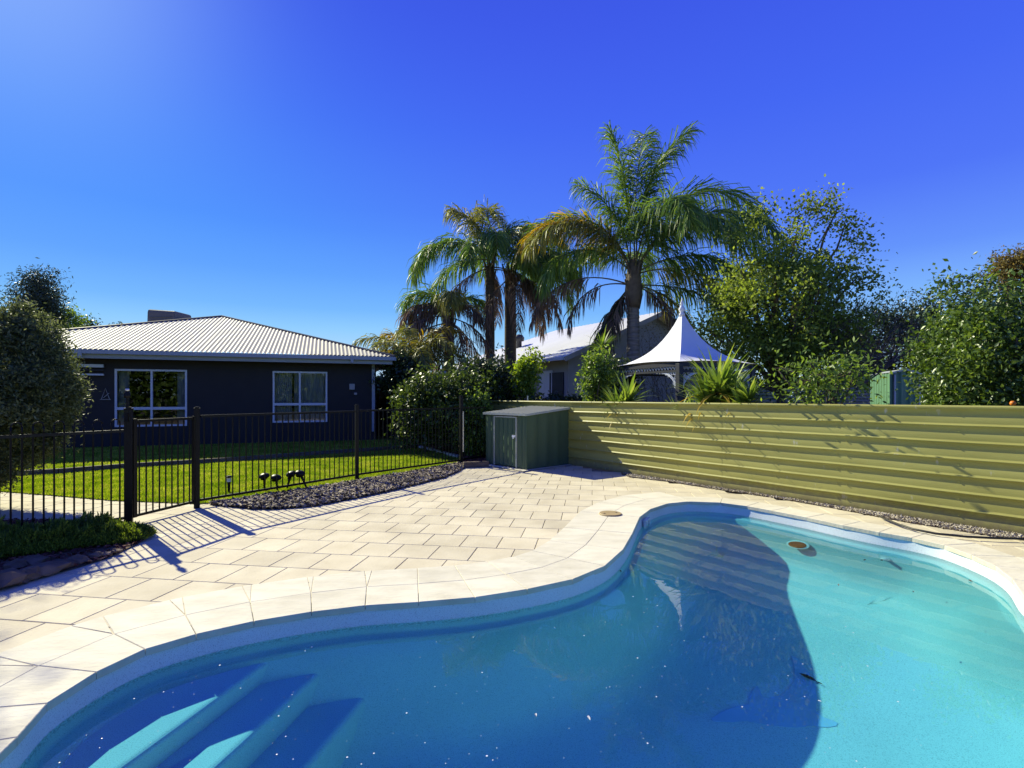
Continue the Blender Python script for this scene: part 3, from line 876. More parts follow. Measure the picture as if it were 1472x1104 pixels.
# ------------------------------------------------------------------ beds: bark strip, gravel strip, planted bed
def chips(name, poly, z, n, size, m, seed, hgt=0.03, lab=None, cat=None, flat=0.5):
    q = scatter_in(poly, n, seed); g = np.random.default_rng(seed)
    P = np.stack([q[:, 0], q[:, 1], z + g.random(n) * hgt], 1)
    d = unit(g.normal(size=(n, 3)) * np.array([1, 1, flat])); r = unit(np.cross(d, g.normal(size=(n, 3)) * 0.5 + np.array([0, 0, 1.0]))); u = np.cross(r, d)
    s = (size * (0.5 + g.random(n)))[:, None]
    V = np.stack([P - d * s * .5, P + r * s * .25, P + d * s * .5, P - r * s * .25, P + u * s * .16], 1).reshape(-1, 3)
    i = np.arange(n)[:, None] * 5
    Fc = np.concatenate([i + np.array([[0, 1, 4]]), i + np.array([[1, 2, 4]]), i + np.array([[2, 3, 4]]), i + np.array([[3, 0, 4]])], 0)
    o = world_mesh(name, V, Fc, 3, m)
    return tag(o, lab, cat, kind='stuff')
bark_poly = [G2(300, 724), G2(309, 727), G2(364, 732.5), G2(395, 733), G2(451, 728.5), G2(502, 718.7), G2(553, 708.5), G2(604, 696), G2(640, 687), G2(662, 676.5),
             G2(672, 671), G2(664, 665.5), G2(650, 669), G2(573, 683), G2(512, 693), G2(400, 711), G2(340, 720.5)]
tag(poly_sheet('bark_bed', bark_poly, 0.010, M['soil']), kind='structure')
chips('bark_mulch', bark_poly, 0.014, 11500, 0.085, M['mulch'], 21, 0.035, 'dark grey bark mulch in the strip along the black pool fence', 'mulch')
# pale gravel strip at the foot of the olive fence
nF = Vector((-FENCE_D.y, FENCE_D.x))
if nF.dot(-FENCE_P0) < 0: nF = -nF
edge_px = [(904, 686), (960, 692.5), (1050, 707), (1120, 717), (1193, 730), (1308, 752), (1400, 767), (1472, 777), (1560, 795)]
gr_poly = [Vector(G2(*p)) for p in edge_px] + [FENCE_P0 - FENCE_D * 1.2 - nF * 0.05, FENCE_P0 + FENCE_D * 6.1 - nF * 0.05]
tag(poly_sheet('gravel_bed', gr_poly, 0.005, M['soil']), kind='structure')
chips('pale_gravel', gr_poly, 0.008, 9000, 0.030, M['pale_gravel'], 23, 0.018, 'pale loose gravel along the foot of the olive metal fence', 'gravel', flat=1)
chips('gravel_litter', [p + nF * 0.05 for p in gr_poly[:9]] + gr_poly[9:], 0.006, 500, 0.035, M['mulch'], 24, 0.02, 'dark leaf litter caught in the gravel below the olive fence', 'leaf litter')
# red mulch bed between end post and shed
rb = [G2(664, 668), G2(700, 669), G2(716, 664), Vector((-0.9, 15.2)), Vector((-3.2, 17.4)), G2(603, 643), G2(630, 650.5), G2(661, 659)]
tag(poly_sheet('garden_bed', rb, 0.05, M['soil']), kind='structure')
chips('red_mulch', rb, 0.055, 5000, 0.07, M['redmulch'], 25, 0.02, 'reddish mulch under the shrubs between the end fence post and the green shed', 'mulch')
sp = MB(); sp.beam((*G2(666, 672.5), 0.06), (*G2(702, 671), 0.06), 0.09, 0.14)
tag(sp.build('timber_edge', M['timber']), kind='structure')
# planted bed on the left with rocks
bed = [Vector(G2(-260, 930)), Vector(G2(-120, 880)), Vector(G2(0, 846)), Vector(G2(65, 830)), Vector(G2(114, 816)), Vector(G2(155, 803)), Vector(G2(196, 784)), Vector(G2(216, 772)),
       Vector(G2(214, 761)), Vector(G2(192, 754)), Vector((-4.95, 6.62)), Vector((-6.2, 6.72)), Vector((-9, 6.6))]
tag(poly_sheet('planted_bed', bed, 0.012, M['soil']), kind='structure')
chips('bed_litter', bed, 0.016, 5000, 0.05, M['redmulch'], 27, 0.02, 'brown bark and leaf litter in the planted bed at the left', 'leaf litter')

def rock_mesh(name, seed, s):
    g = random.Random(seed)
    bm = bmesh.new(); bmesh.ops.create_icosphere(bm, subdivisions=2, radius=1)
    o = Vector((g.uniform(0, 9), g.uniform(0, 9), g.uniform(0, 9)))
    for v in bm.verts:
        k = 1 + 0.45 * noise.noise(v.co * 1.4 + o) + 0.15 * noise.noise(v.co * 4 + o)
        v.co = Vector((v.co.x * s[0] * k, v.co.y * s[1] * k, max(-0.3, v.co.z) * s[2] * k))
    me = bpy.data.meshes.new(name); bm.to_mesh(me); bm.free()
    return me
rock_px = [(8, 836, .20, 'broad brown rock at the left edge of the photo beside the shaded paving'), (38, 828, .14, 'medium brown rock right of the broad rock at the left edge'), (62, 822, .16, 'rounded brown rock in the middle of the shaded rock edging'),
           (88, 813, .12, 'brown rock near the right end of the shaded rock edging'), (112, 806, .12, 'flat brown rock where the sunlight reaches the rock edging'), (24, 814, .11, 'dark rock behind the broad rock at the left edge, under the creeping plant'),
           (50, 808, .12, 'dark rock in the second row under the creeping plant'), (138, 799, .06, 'small reddish stone in the sun on the edge of the planted bed'), (152, 797, .05, 'smallest reddish stone beside the sunlit paving edge'),
           (168, 793, .055, 'small pale brown stone below the sunlit creeping plant'), (-38, 846, .18, 'large brown rock just outside the left edge of the photo')]
for k, (x, y, s, lab_) in enumerate(rock_px):
    me = rock_mesh('rock', 100 + k, (s, s * random.uniform(.6, .9), s * random.uniform(.4, .55)))
    p = G(x, y, 0.03)
    o = link('rock', me, M['rock']); o.location = (p[0], p[1], 0.035); o.rotation_euler.z = random.uniform(0, 3)
    tag(o, lab_, 'rock', 'rocks edging the planted bed')

# creeping ground cover mounds in the bed
def mound(px, py, w, d, h, n, seed, name='creeping_juniper', label='', sz=0.035):
    c = G(px, py, 0.0)
    g = np.random.default_rng(seed)
    a = g.random(n) * 2 * np.pi; r = np.sqrt(g.random(n))
    x = np.cos(a) * r * w; y = np.sin(a) * r * d
    hh = h * (1 - r ** 2.2) * (0.85 + 1.5 * np.array([noise.noise(Vector((xx * 6.5, yy * 6.5, seed))) for xx, yy in zip(x, y)]))
    z = hh * (0.35 + 0.75 * g.random(n) ** 0.6)
    P = np.stack([c[0] + x, c[1] + y, z + 0.02], 1)
    dirs = np.stack([x / w * 0.7, y / d * 0.7, 0.8 + 0 * x], 1)
    V, Fc = leaves(P, sz * 1.7, 0.22, 0, seed=seed, dirs=dirs)
    t = thing(name, (c[0], c[1], 0), label, 'ground cover', 'creeping plants in the left bed')
    world_mesh('foliage', V, Fc, 3, M['leaf_cover'], t)
    st = MB()
    for k in range(14):
        b = 2 * math.pi * k / 14 + seed
        st.tube([(c[0], c[1], 0.02), (c[0] + math.cos(b) * w * .4, c[1] + math.sin(b) * d * .4, h * .6), (c[0] + math.cos(b) * w * .85, c[1] + math.sin(b) * d * .85, h * .35)], [.008, .006, .003], 4)
    st.build('stem', M['bark'], t)
    return t
mound(158, 776, .42, .34, .11, 7000, 31, label='sunlit creeping plant with bright green tips at the gate post')
mound(112, 778, .58, .42, .15, 12000, 32, label='low mounded green creeping plant in the middle of the left bed')
mound(64, 784, .60, .44, .16, 12000, 33, label='shaded dark green creeping plant under the black balusters')
mound(8, 790, .60, .46, .17, 11000, 34, label='shaded creeping plant at the left edge of the photo')
mound(-60, 798, .7, .5, .17, 7000, 35, label='creeping plant at the outer end of the left bed')

# ------------------------------------------------------------------ black pool fence
P185 = Vector(G2(185, 755)); P283 = Vector(G2(283, 730)); P513 = Vector(G2(513, 690)); P663 = Vector(G2(663, 667.5))
def fence_post(p, h, w, label, cap=True, parent=None):
    b = MB(); b.box((p.x, p.y, h / 2), (w, w, h), 0.5)
    if parent is not None:
        o = b.build('post', M['black_steel'], parent)
    c = MB(); c.box((p.x, p.y, h + 0.008), (w + .008, w + .008, 0.016), 0.5); c.box((p.x, p.y, h + 0.024), (w * .6, w * .6, 0.016), 0.5)
    c.build('post_cap', M['black_steel'], o)
    return o
def baluster_mesh(h, r=0.008):
    b = MB(); b.tube([(0, 0, 0), (0, 0, h)], r, 6)
    me = bpy.data.meshes.new('baluster'); me.from_pydata(b.v, [], b.f); me.materials.append(M['black_steel']); return me
bal_m = baluster_mesh(1.17, 0.0095)
def panel(root, a, b, zb, zt, n, inset=0.05, hoops=False):
    a, b = Vector(a), Vector(b); d = (b - a).normalized()
    p, q = a + d * inset, b - d * inset
    for z, nm in ((zb, 'bottom_rail'), (zt, 'top_rail')):
        r = MB(); r.beam((*p, z), (*q, z), 0.026, 0.034)
        r.build(nm, M['black_steel'], root)
    off = wloc(root)
    for k in range(n):
        c = p.lerp(q, (k + 0.5) / n)
        o = link('baluster', bal_m, None, root, (c.x - off.x, c.y - off.y, zb - off.z))
        o.scale.z = (zt - zb) / 1.17
    if hoops:
        for k in range(0, n - 1, 2):
            c0, c1 = p.lerp(q, (k + 0.5) / n), p.lerp(q, (k + 1.5) / n)
            m = (c0 + c1) / 2; rr = (c1 - c0).length / 2
            hp = MB(); hp.tube([(m.x + d.x * rr * math.cos(t), m.y + d.y * rr * math.cos(t), zt + 0.10 + rr * math.sin(t)) for t in np.linspace(math.pi, 0, 9)], 0.008, 6)
            hp.tube([(*c0, zt), (*c0, zt + 0.10)], 0.008, 6); hp.tube([(*c1, zt), (*c1, zt + 0.10)], 0.008, 6)
            hp.build('hoop', M['black_steel'], root, smooth=True)
pf = thing('pool_fence', (P513.x, P513.y, 0), 'black steel pool fence with three posts running from the gate to the green shed', 'fence')
fence_post(P283, 1.42, 0.075, '', parent=pf)
fence_post(P513, 1.42, 0.065, '', parent=pf)
fence_post(P663, 1.60, 0.07, '', parent=pf)
panel(pf, P283, P513, 0.105, 1.315, 27)
panel(pf, P513, P663, 0.105, 1.325, 27)
END = Vector((-0.62, 13.0))
panel(pf, P663, END, 0.12, 1.33, 6)
cl = MB(); cl.beam((*(P663 + Vector((.05, -.03))), 0.3), (*(P663 + Vector((.05, -.03))), 1.25), 0.02, 0.02); cl.build('bracket', M['chrome'], pf)
# hooped side fence on the left
lf_dir = Vector((-0.50, -0.866))
LEND = P185 + lf_dir * 3.3
hf = thing('hooped_fence', (P185.x, P185.y, 0), 'black loop-top fence panel left of the gate, in front of the grey-green bush', 'fence')
fence_post(P185, 1.44, 0.085, '', parent=hf)
panel(hf, P185, LEND, 0.10, 1.175, 35, hoops=True)
# gate
gt = thing('pool_gate', (P185.x, P185.y, 0), 'black steel pool gate with tall latch between the two thick posts', 'gate')
gd = (P283 - P185).normalized(); ga, gb = P185 + gd * 0.075, P283 - gd * 0.06
for p in (ga, gb):
    b = MB(); b.box((p.x, p.y, 0.70), (0.05 if p is ga else .03, 0.04, 1.24), math.atan2(gd.y, gd.x)); b.build('gate_stile', M['black_steel'], gt)
panel(gt, ga, gb, 0.10, 1.29, 9, inset=0.02)
lt = MB(); lp = P185 + gd * 0.02
lt.tube([(lp.x, lp.y - .05, 1.15), (lp.x, lp.y - .05, 1.60)], 0.018, 8); lt.box((lp.x, lp.y - .05, 1.34), (.05, .05, .10)); lt.lathe((lp.x, lp.y - .05, 1.58), [(0.03, 0), (0.036, .03), (0.03, .07), (0.015, .09)], 10)
lat = lt.build('latch', M['black_steel'], gt, smooth=False)
lk = MB(); lk.lathe((lp.x, lp.y - .05, 1.67), [(0.022, 0), (0.024, .015), (0.012, .028)], 10); lk.build('latch_knob', M['chrome'], lat)

# ------------------------------------------------------------------ olive metal fence
FH = 1.455
of = thing('olive_fence', (FENCE_P0.x, FENCE_P0.y, 0), 'long olive green ribbed metal fence running beside the pool', 'fence')
fa = FENCE_P0 - FENCE_D * 2.6
cuts = []
def fence_t(px):
    t, X, Y = on_line(px, FENCE_P0, FENCE_D); return t
tj = [-2.6, -0.75, fence_t(1210), fence_t(1038)]
while tj[-1] < 11.2: tj.append(tj[-1] + 1.88)
tj[-1] = 11.6
per = FH / 7.0
def fence_profile():
    pr = [(0.0, 0.0)]
    for k in range(7):
        z0 = k * per
        pr += [(0.0, z0 + 0.012), (0.004, z0 + per * 0.40), (0.0, z0 + per * 0.44), (0.001, z0 + per - 0.032), (0.022, z0 + per - 0.026), (0.026, z0 + per - 0.018), (0.024, z0 + per - 0.011), (0.001, z0 + per - 0.001)]
    return pr
prof = fence_profile()
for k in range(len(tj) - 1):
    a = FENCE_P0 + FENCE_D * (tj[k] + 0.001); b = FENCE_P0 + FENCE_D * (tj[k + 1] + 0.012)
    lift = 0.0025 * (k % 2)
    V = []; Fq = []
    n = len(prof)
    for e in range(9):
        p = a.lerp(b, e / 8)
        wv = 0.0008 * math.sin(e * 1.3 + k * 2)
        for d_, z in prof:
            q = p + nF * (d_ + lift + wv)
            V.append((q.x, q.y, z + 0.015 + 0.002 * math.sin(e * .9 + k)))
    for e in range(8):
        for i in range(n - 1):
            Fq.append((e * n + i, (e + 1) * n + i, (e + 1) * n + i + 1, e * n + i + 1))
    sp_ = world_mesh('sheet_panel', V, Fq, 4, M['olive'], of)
    
    # screws down both edges
    sc = MB()
    for i in range(7):
        for tt in (0.03, 0.5, 0.97):
            q = a.lerp(b, tt) + nF * (lift + 0.008)
            sc.box((q.x, q.y, i * per + per * .62), (0.011, 0.011, 0.011), 0.6)
    so_ = sc.build('screws', M['olive'], of); so_['kind'] = 'stuff'
for k in range(0, len(tj) - 1):
    a = FENCE_P0 + FENCE_D * (tj[k] + 0.002); b = FENCE_P0 + FENCE_D * (tj[k + 1] - 0.002)
    r = MB(); r.tube([(*(a + nF * 0.012), FH + 0.012), (*(b + nF * 0.012), FH + 0.012)], 0.024, 10)
    r.build('top_rail', M['olive'], of, smooth=False)
for k in range(0, len(tj)):
    p = FENCE_P0 + FENCE_D * tj[k] - nF * 0.05
    r = MB(); r.box((p.x, p.y, 0.70), (0.05, 0.05, 1.42), 0.6); r.build('post', M['olive'], of)
# white stick and flap poking above the top rail
stk = MB(); p = on_line(757, FENCE_P0, FENCE_D); stk.tube([(p[1] + .03, p[2] + .05, 1.3), (p[1] + .03, p[2] + .05, 1.62)], 0.022, 8)
tag(stk.build('fence_pipe', M['chrome'], smooth=False, loc=(p[1] + .03, p[2] + .05, 1.3)), 'short grey pipe standing up behind the olive fence above the green shed', 'pipe')

# black hose on the gravel
hz = [(1264, 742), (1275, 747), (1290, 753), (1312, 760.5), (1345, 767), (1390, 771.5), (1430, 773.5), (1472, 774.5), (1540, 776)]
hp = MB(); hp.tube([Vector(G(x, y, 0.035)) for x, y in hz], 0.013, 8)
tag(hp.build('garden_hose', M['rubber'], smooth=True), 'black hose lying along the gravel under the olive fence', 'hose')

# round lid in the coping
lc = G(877.5, 738.5, 0.01)
lidr = thing('access_cover', (lc[0], lc[1], 0.005), 'round tan access lid set in the paving near the pool curve', 'lid')
b = MB(); b.lathe((lc[0], lc[1], 0.002), [(0.150, 0), (0.152, .012), (0.144, .020)], 32); b.build('lid_disc', M['lid'], lidr)
b = MB()
for s_ in (-1, 1):
    b.lathe((lc[0] + s_ * 0.085, lc[1] + .03 * s_, 0.0205), [(0.014, 0), (0.014, .004), (.009, .005)], 10)
b.build('finger_hole', M['rubber'], lidr)

# ------------------------------------------------------------------ green garden shed by the fence
c0 = Vector(G2(757, 676)); c1 = Vector(G2(701, 667.5)); c2 = Vector(G2(808, 667.5))
u = (c1 - c0).normalized(); w_ = Vector((-u.y, u.x)); 
if w_.dot(c2 - c0) < 0: w_ = -w_
c1 = c0 + u * 1.36; c2 = c0 + w_ * 1.42; c3 = c1 + w_ * 1.42
sh1 = thing('garden_shed', (c0.x, c0.y, 0), 'small dark green metal storage shed against the olive fence at the end of the patio', 'shed')
hF, hB = 1.19, 1.31      # low side at the front, roof climbs to the back
def sheet_wall(a, b, za, zb_, h0, h1, m, name, parent, pitch=0.17, depth=0.018, out=None):
    """vertical ribbed sheet from a to b; top height h0..h1"""
    a, b = Vector(a), Vector(b); L = (b - a).length; d = (b - a) / L
    nrm = Vector((d.y, -d.x))
    if out is not None and nrm.dot(out) < 0: nrm = -nrm
    xs = []; x = 0.0
    while x < L - 1e-3:
        for f, o_ in ((0, 0), (.50, 0), (.56, 1), (.90, 1), (.96, 0)):
            if x + f * pitch < L: xs.append((x + f * pitch, o_))
        x += pitch
    xs.append((L, 0))
    V = []
    for x, o_ in xs:
        q = a + d * x + nrm * depth * o_
        V += [(q.x, q.y, za), (q.x, q.y, h0 + (h1 - h0) * x / L)]
    Fq = [(2 * i, 2 * i + 2, 2 * i + 3, 2 * i + 1) for i in range(len(xs) - 1)]
    return world_mesh(name, V, Fq, 4, m, parent)
ctr = (c0 + c3) / 2
# front (left-facing, door) wall in three pieces, side wall toward the viewer
f0, f1 = c0 + u * 0.30, c0 + u * 1.05
sheet_wall(c0, f0 + u * -0.002, 0.02, 0, hF, hF, M['green_steel'], 'wall_sheet', sh1, 0.15, .014, c0 - ctr)
sheet_wall(f1 + u * .002, c1, 0.02, 0, hF, hF, M['green_steel'], 'wall_sheet', sh1, 0.15, .014, c0 - ctr)
dd = -w_ * 0.012
door = sheet_wall(f0 + dd, f1 + dd, 0.04, 0, hF - .06, hF - .06, M['green_steel'], 'door', sh1, 0.15, .014, c0 - ctr)
fr = MB()
for p in (f0, f1): fr.beam((*(p + dd * 2), 0.03), (*(p + dd * 2), hF - .04), 0.035, 0.03, up=(u.x, u.y, 0))
fr.beam((*(f0 + dd * 2), hF - .05), (*(f1 + dd * 2), hF - .05), 0.03, 0.03)
fr.build('door_frame', M['green_trim'], sh1)
hd = MB(); q = f0 + u * .07 + dd * 3.2; hd.box((q.x, q.y, 0.72), (0.11, .02, .045), math.atan2(u.y, u.x)); hd.box((q.x + u.x * .02, q.y + u.y * .02 - .014, 0.69), (0.035, .02, .05), math.atan2(u.y, u.x))
hd.build('door_bolt', M['white_plastic'], door)
sheet_wall(c0, c2, 0.02, 0, hF, hB, M['green_steel'], 'wall_sheet', sh1, 0.36, .006, c0 - c1)
sheet_wall(c1, c3, 0.02, 0, hF, hB, M['green_steel'], 'wall_sheet', sh1, 0.36, .006, c1 - c0)
sheet_wall(c2, c3, 0.02, 0, hB, hB, M['green_steel'], 'wall_sheet', sh1, 0.36, .006, c3 - c1)
# corner trims
for p in (c0, c1, c2):
    b = MB(); b.box((p.x, p.y, 0.62), (0.03, 0.03, 1.2 if p is not c2 else 1.3), math.atan2(u.y, u.x)); b.build('corner_trim', M['green_steel'], sh1)
rfm = MB()
o1, o2, o3, o4 = c0 - u * .04 - w_ * .07, c1 + u * .05 - w_ * .07, c3 + u * .05 + w_ * .04, c2 - u * .04 + w_ * .04
nr = 9
V = []
for k in range(nr * 4 + 1):
    t = k / (nr * 4); up_ = 0.014 * (1 if k % 4 in (1, 2) else 0)
    a = o1.lerp(o2, t); b = o4.lerp(o3, t)
    V += [(a.x, a.y, hF + .03 + up_), (b.x, b.y, hB + .045 + up_)]
world_mesh('roof', V, [(2 * i, 2 * i + 1, 2 * i + 3, 2 * i + 2) for i in range(nr * 4)], 4, M['shed_roof'], sh1)
b = MB(); b.beam((*o1, hF + .015), (*o2, hF + .015), 0.02, 0.05); b.beam((*o1, hF + .012), (*o4, hB + .027), 0.02, 0.05)
b.beam((*o2, hF + .012), (*o3, hB + .027), 0.02, 0.05)
b.build('roof_edge', M['green_trim'], sh1)
sl_ = poly_sheet('shed_slab', [c0 - u * .12 - w_ * .2, c1 + u * .1 - w_ * .2, c3 + u * .1, c2 - u * .12], 0.012, M['coping'])

# ------------------------------------------------------------------ navy house
EZ = 2.94                                # top of gutter
Rc = Vector((-3.98, 17.66)); hd_ = Vector((-0.94, -0.341)).normalized(); hn = Vector((-0.341, 0.94)).normalized()
HW, HD = 12.3, 16.0
hL = Rc + hd_ * HW
house = thing('navy_house', (-9.7, 16.2, 0.1), 'dark navy single storey house with a pale grey corrugated hip roof', 'house')
def hp_(s, d): return Rc + hd_ * s + hn * d            # s along the facade from right corner, d back
APX = 6.1; RISE = 1.91
# roof planes with corrugations running up the slope
def roof_face(name, P0, along, back, width, apex_run, rise, cut, m, pitch=0.124, amp=0.027, parent=None, z0=EZ):
    """cut(x) -> run up the slope at distance x along the eave"""
    xs = np.arange(0, width + 1e-6, pitch / 4)
    V = []; 
    for i, x in enumerate(xs):
        o_ = amp * (0, 1.0, 1.0, 0)[i % 4]
        r = cut(x)
        a = P0 + along * x
        b = a + back * r
        V += [(a.x, a.y, z0 + o_), (b.x, b.y, z0 + rise * r / apex_run + o_)]
    Fq = [(2 * i, 2 * i + 2, 2 * i + 3, 2 * i + 1) for i in range(len(xs) - 1)]
    return world_mesh(name, V, Fq, 4, m, parent)
roof_face('roof', Rc, hd_, hn, HW, APX, RISE, lambda x: min(x, HW - x, APX), M['roof_grey'], parent=house)
roof_face('roof', Rc, hn, hd_, HD, APX, RISE, lambda x: min(x, APX, HD - x), M['roof_grey'], parent=house)
roof_face('roof', hL, hn, -hd_, HD, APX, RISE, lambda x: min(x, APX, HD - x), M['roof_grey'], parent=house)
apex = hp_(HW / 2, APX); az = EZ + RISE
rc_ = MB()
def cap(a, za, b, zb_): rc_.tube([(a.x, a.y, za + .015), (b.x, b.y, zb_ + .015)], 0.055, 8)
cap(Rc, EZ, apex, az); cap(hL, EZ, apex, az); cap(apex, az, hp_(HW / 2, HD - APX), az)
rc_.build('ridge_cap', M['roof_dark'], house)
gu = MB()
for a, b in ((Rc, hL), (Rc, hp_(0, HD)), (hL, hp_(HW, HD))):
    gu.beam((a.x, a.y, EZ - .065), (b.x, b.y, EZ - .065), 0.12, 0.12)
gu.build('gutter', M['fascia'], house)
fa_ = MB()
for a, b in ((hp_(.06, .08), hp_(HW - .06, .08)), (hp_(.08, .06), hp_(.08, HD)), (hp_(HW - .08, .06), hp_(HW - .08, HD))):
    fa_.beam((a.x, a.y, EZ - .17), (b.x, b.y, EZ - .17), 0.03, 0.16)
fa_.build('fascia_board', M['fascia'], house)
for px in (116, 506):
    t, X, Y = on_line(px, Rc, hd_); q = Vector((X, Y)) - hn * 0.063
    b = MB(); b.box((q.x, q.y, EZ - .10), (0.09, 0.02, 0.24), math.atan2(hd_.y, hd_.x)); b.build('gutter_joint', M['fascia'], house)
# soffit and walls
V = [(*hp_(.06, .06), EZ - .22), (*hp_(HW - .06, .06), EZ - .22), (*hp_(HW - .06, HD), EZ - .22), (*hp_(.06, HD), EZ - .22)]
world_mesh('soffit', V, [(0, 1, 2, 3)], 4, M['fascia'], house)
WI = 0.55; wf = hp_(0, WI); WT = EZ - .222
def wall_px(x): t, X, Y = on_line(x, wf, hd_); return t
def wall_z(x, y):
    t, X, Y = on_line(x, wf, hd_); return H - (y - HY) / F * Y
wins = [(165, 269, 531, 613, 218, 587), (392, 470.5, 534, 607, 431, 581)]
openings = []
for x0, x1, yt, yb, xm, ytr in wins:
    xm_ = (x0 + x1) / 2
    openings.append((wall_px(x1), wall_px(x0), wall_z(xm_, yb), wall_z(xm_, yt), wall_px(xm), wall_z(xm_, ytr)))
openings.sort()
wx0, wx1 = WI, HW - WI
def wallbox(mb, s0, s1, z0, z1, d0=WI, th=0.12):
    c = hp_((s0 + s1) / 2, d0 + th / 2); mb.box((c.x, c.y, (z0 + z1) / 2), (abs(s1 - s0), th, z1 - z0), math.atan2(hd_.y, hd_.x))
wb = MB(); prev_ = wx0
for (s0, s1, z0, z1, sm, zt_) in openings:
    wallbox(wb, prev_, s0, 0.0, WT); wallbox(wb, s0 + .0005, s1 - .0005, 0.0, z0); wallbox(wb, s0 + .0005, s1 - .0005, z1, WT); prev_ = s1
wallbox(wb, prev_, wx1, 0.0, WT)
c = hp_(wx0 + .06, (HD + WI) / 2 + .06); wb.box((c.x, c.y, WT / 2), (0.12, HD - WI - .12, WT), math.atan2(hd_.y, hd_.x))
c = hp_(wx1 - .06, (HD + WI) / 2 + .06); wb.box((c.x, c.y, WT / 2), (0.12, HD - WI - .12, WT), math.atan2(hd_.y, hd_.x))
wb.build('wall', M['navy'], house)
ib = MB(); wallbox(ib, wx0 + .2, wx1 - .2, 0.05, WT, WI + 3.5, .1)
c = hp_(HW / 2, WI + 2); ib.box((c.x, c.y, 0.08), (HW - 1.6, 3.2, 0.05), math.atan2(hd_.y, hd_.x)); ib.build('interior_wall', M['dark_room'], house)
ang = math.atan2(hd_.y, hd_.x)
for k, (s0, s1, z0, z1, sm, zt_) in enumerate(openings):
    fr = MB(); fw = 0.055
    for a, b, c_, d in ((s0, s0 + fw, z0, z1), (s1 - fw, s1, z0, z1), (s0 + fw, s1 - fw, z0, z0 + fw), (s0 + fw, s1 - fw, z1 - fw, z1), (sm - fw / 2, sm + fw / 2, z0 + fw, z1 - fw),
                       (s0 + fw, sm - fw / 2 - .001, zt_ - .04, zt_ + .04), (sm + fw / 2 + .001, s1 - fw, zt_ - .04, zt_ + .04)):
        q = hp_((a + b) / 2, WI + .02); fr.box((q.x, q.y, (c_ + d) / 2), (b - a, 0.07, d - c_), ang)
    wo_ = fr.build('window', M['white_frame'], house)
    for a, b in ((s0 + fw, sm - fw / 2), (sm + fw / 2, s1 - fw)):
        for c_, d in ((z0 + fw, zt_ - .04), (zt_ + .04, z1 - fw)):
            q = hp_((a + b) / 2, WI + .03); g_ = MB(); g_.box((q.x, q.y, (c_ + d) / 2), (b - a, 0.006, d - c_), ang); g_.build('pane', M['glass'], wo_)
    W_ = s1 - s0
    spans = ((s0 + .02, s0 + W_ * .17), (s1 - W_ * .16, s1 - .02)) if k == 1 else ((s0 + .02, s0 + W_ * .62), (s0 + W_ * .66, s1 - .02))
    for a, b in spans:
        nn = 40; V = []
        for i in range(nn + 1):
            q = hp_(a + (b - a) * i / nn, WI + .22 + .03 * math.sin(i * 1.3)); V += [(q.x, q.y, z0 - .1), (q.x, q.y, z1 + .05)]
        world_mesh('curtain', V, [(2 * i, 2 * i + 2, 2 * i + 3, 2 * i + 1) for i in range(nn)], 4, M['curtain'], wo_)
dp = MB(); q = hp_(WI + .10, WI - .06); dp.box((q.x, q.y, WT / 2 + .15), (0.10, .06, WT - .5), ang); dp.box((q.x, q.y, WT - .1), (0.10, .06, .18), ang)
dp.build('downpipe', M['fascia'], house)
for (px, py, sx, sz) in ((508, 556, .17, .20), (513, 566, .09, .08)):
    t, X, Y = on_line(px - 2, wf, hd_); q = Vector((X, Y)) - hn * .03
    b = MB(); b.box((q.x, q.y, wall_z(px, py)), (sx, .06, sz), ang, .008); b.build('meter_box', M['grey_wall'], house)
# roof-mounted cooler
q = hp_(APX + 3.0, 6.9); 
ck = thing('roof_cooler', (q.x, q.y, 4.2), 'dark grey box-shaped cooler standing on the roof of the navy house', 'roof unit')
def cooler_box():
    b = MB(); 
    b.lathe((0, 0, 0), [(0.01, 0), (0.01, 0)], 4); b = MB()
    Y = 22.5; c = at(244.5, 455, Y); W2 = 38 / F * Y / 2; top = at(240, 447.5, Y).z
    vs = []
    for z, s in ((3.9, 1.04), (top - .12, 1.0), (top - .03, .97), (top, .90)):
        for a_, b_ in ((-1, -1), (1, -1), (1, 1), (-1, 1)): vs.append((c.x + a_ * W2 * s, c.y + b_ * W2 * s, z - (0.07 if a_ > 0 else 0) * (z > 4.5)))
    fs = [(12, 13, 14, 15)] + [(k * 4 + i, k * 4 + (i + 1) % 4, k * 4 + 4 + (i + 1) % 4, k * 4 + 4 + i) for k in range(3) for i in range(4)]
    b.add(vs, fs); return b, c, W2, top
b, cc, W2, tp = cooler_box()
ck.location = (cc.x, cc.y, 4.2)
M['cooler'] = mat('dark_grey_plastic', (0.095, 0.095, 0.11), 0.6, var=0.1)
b.build('housing', M['cooler'], ck)
b = MB()
for k in range(5): b.beam((cc.x - W2 * .8, cc.y - W2 - .02, 4.5 + k * .11), (cc.x + W2 * .8, cc.y - W2 - .02, 4.5 + k * .11), .02, .03)
b.build('louvres', M['cooler'], ck)
b = MB(); p = at(264, 461, 22.2); b.lathe((p.x, p.y, p.z - .35), [(0.16, 0), (0.16, .25), (.27, .27), (.27, .36), (.10, .43)], 12)
tag(b.build('roof_vent', M['roof_dark'], loc=(p.x, p.y, p.z - .35)), 'low black cowl vent on the roof beside the grey cooler box', 'roof vent')
# folded clothesline on the wall
wcl = thing('wall_clothesline', (*hp_(wall_px(128), WI - .1), 2.2), 'folded wall clothesline with pale bars above the left end of the navy wall', 'clothesline')
for y0, hh in ((526, .09), (532, .03), (538.5, .05)):
    a, b_ = wall_px(151), wall_px(98); z = wall_z(130, y0)
    p, q = hp_(a, WI - .1), hp_(b_, WI - .1)
    b = MB(); b.beam((p.x, p.y, z), (q.x, q.y, z), 0.06, hh); b.build('bar', M['white_frame'] if hh > .04 else M['iron'], wcl)
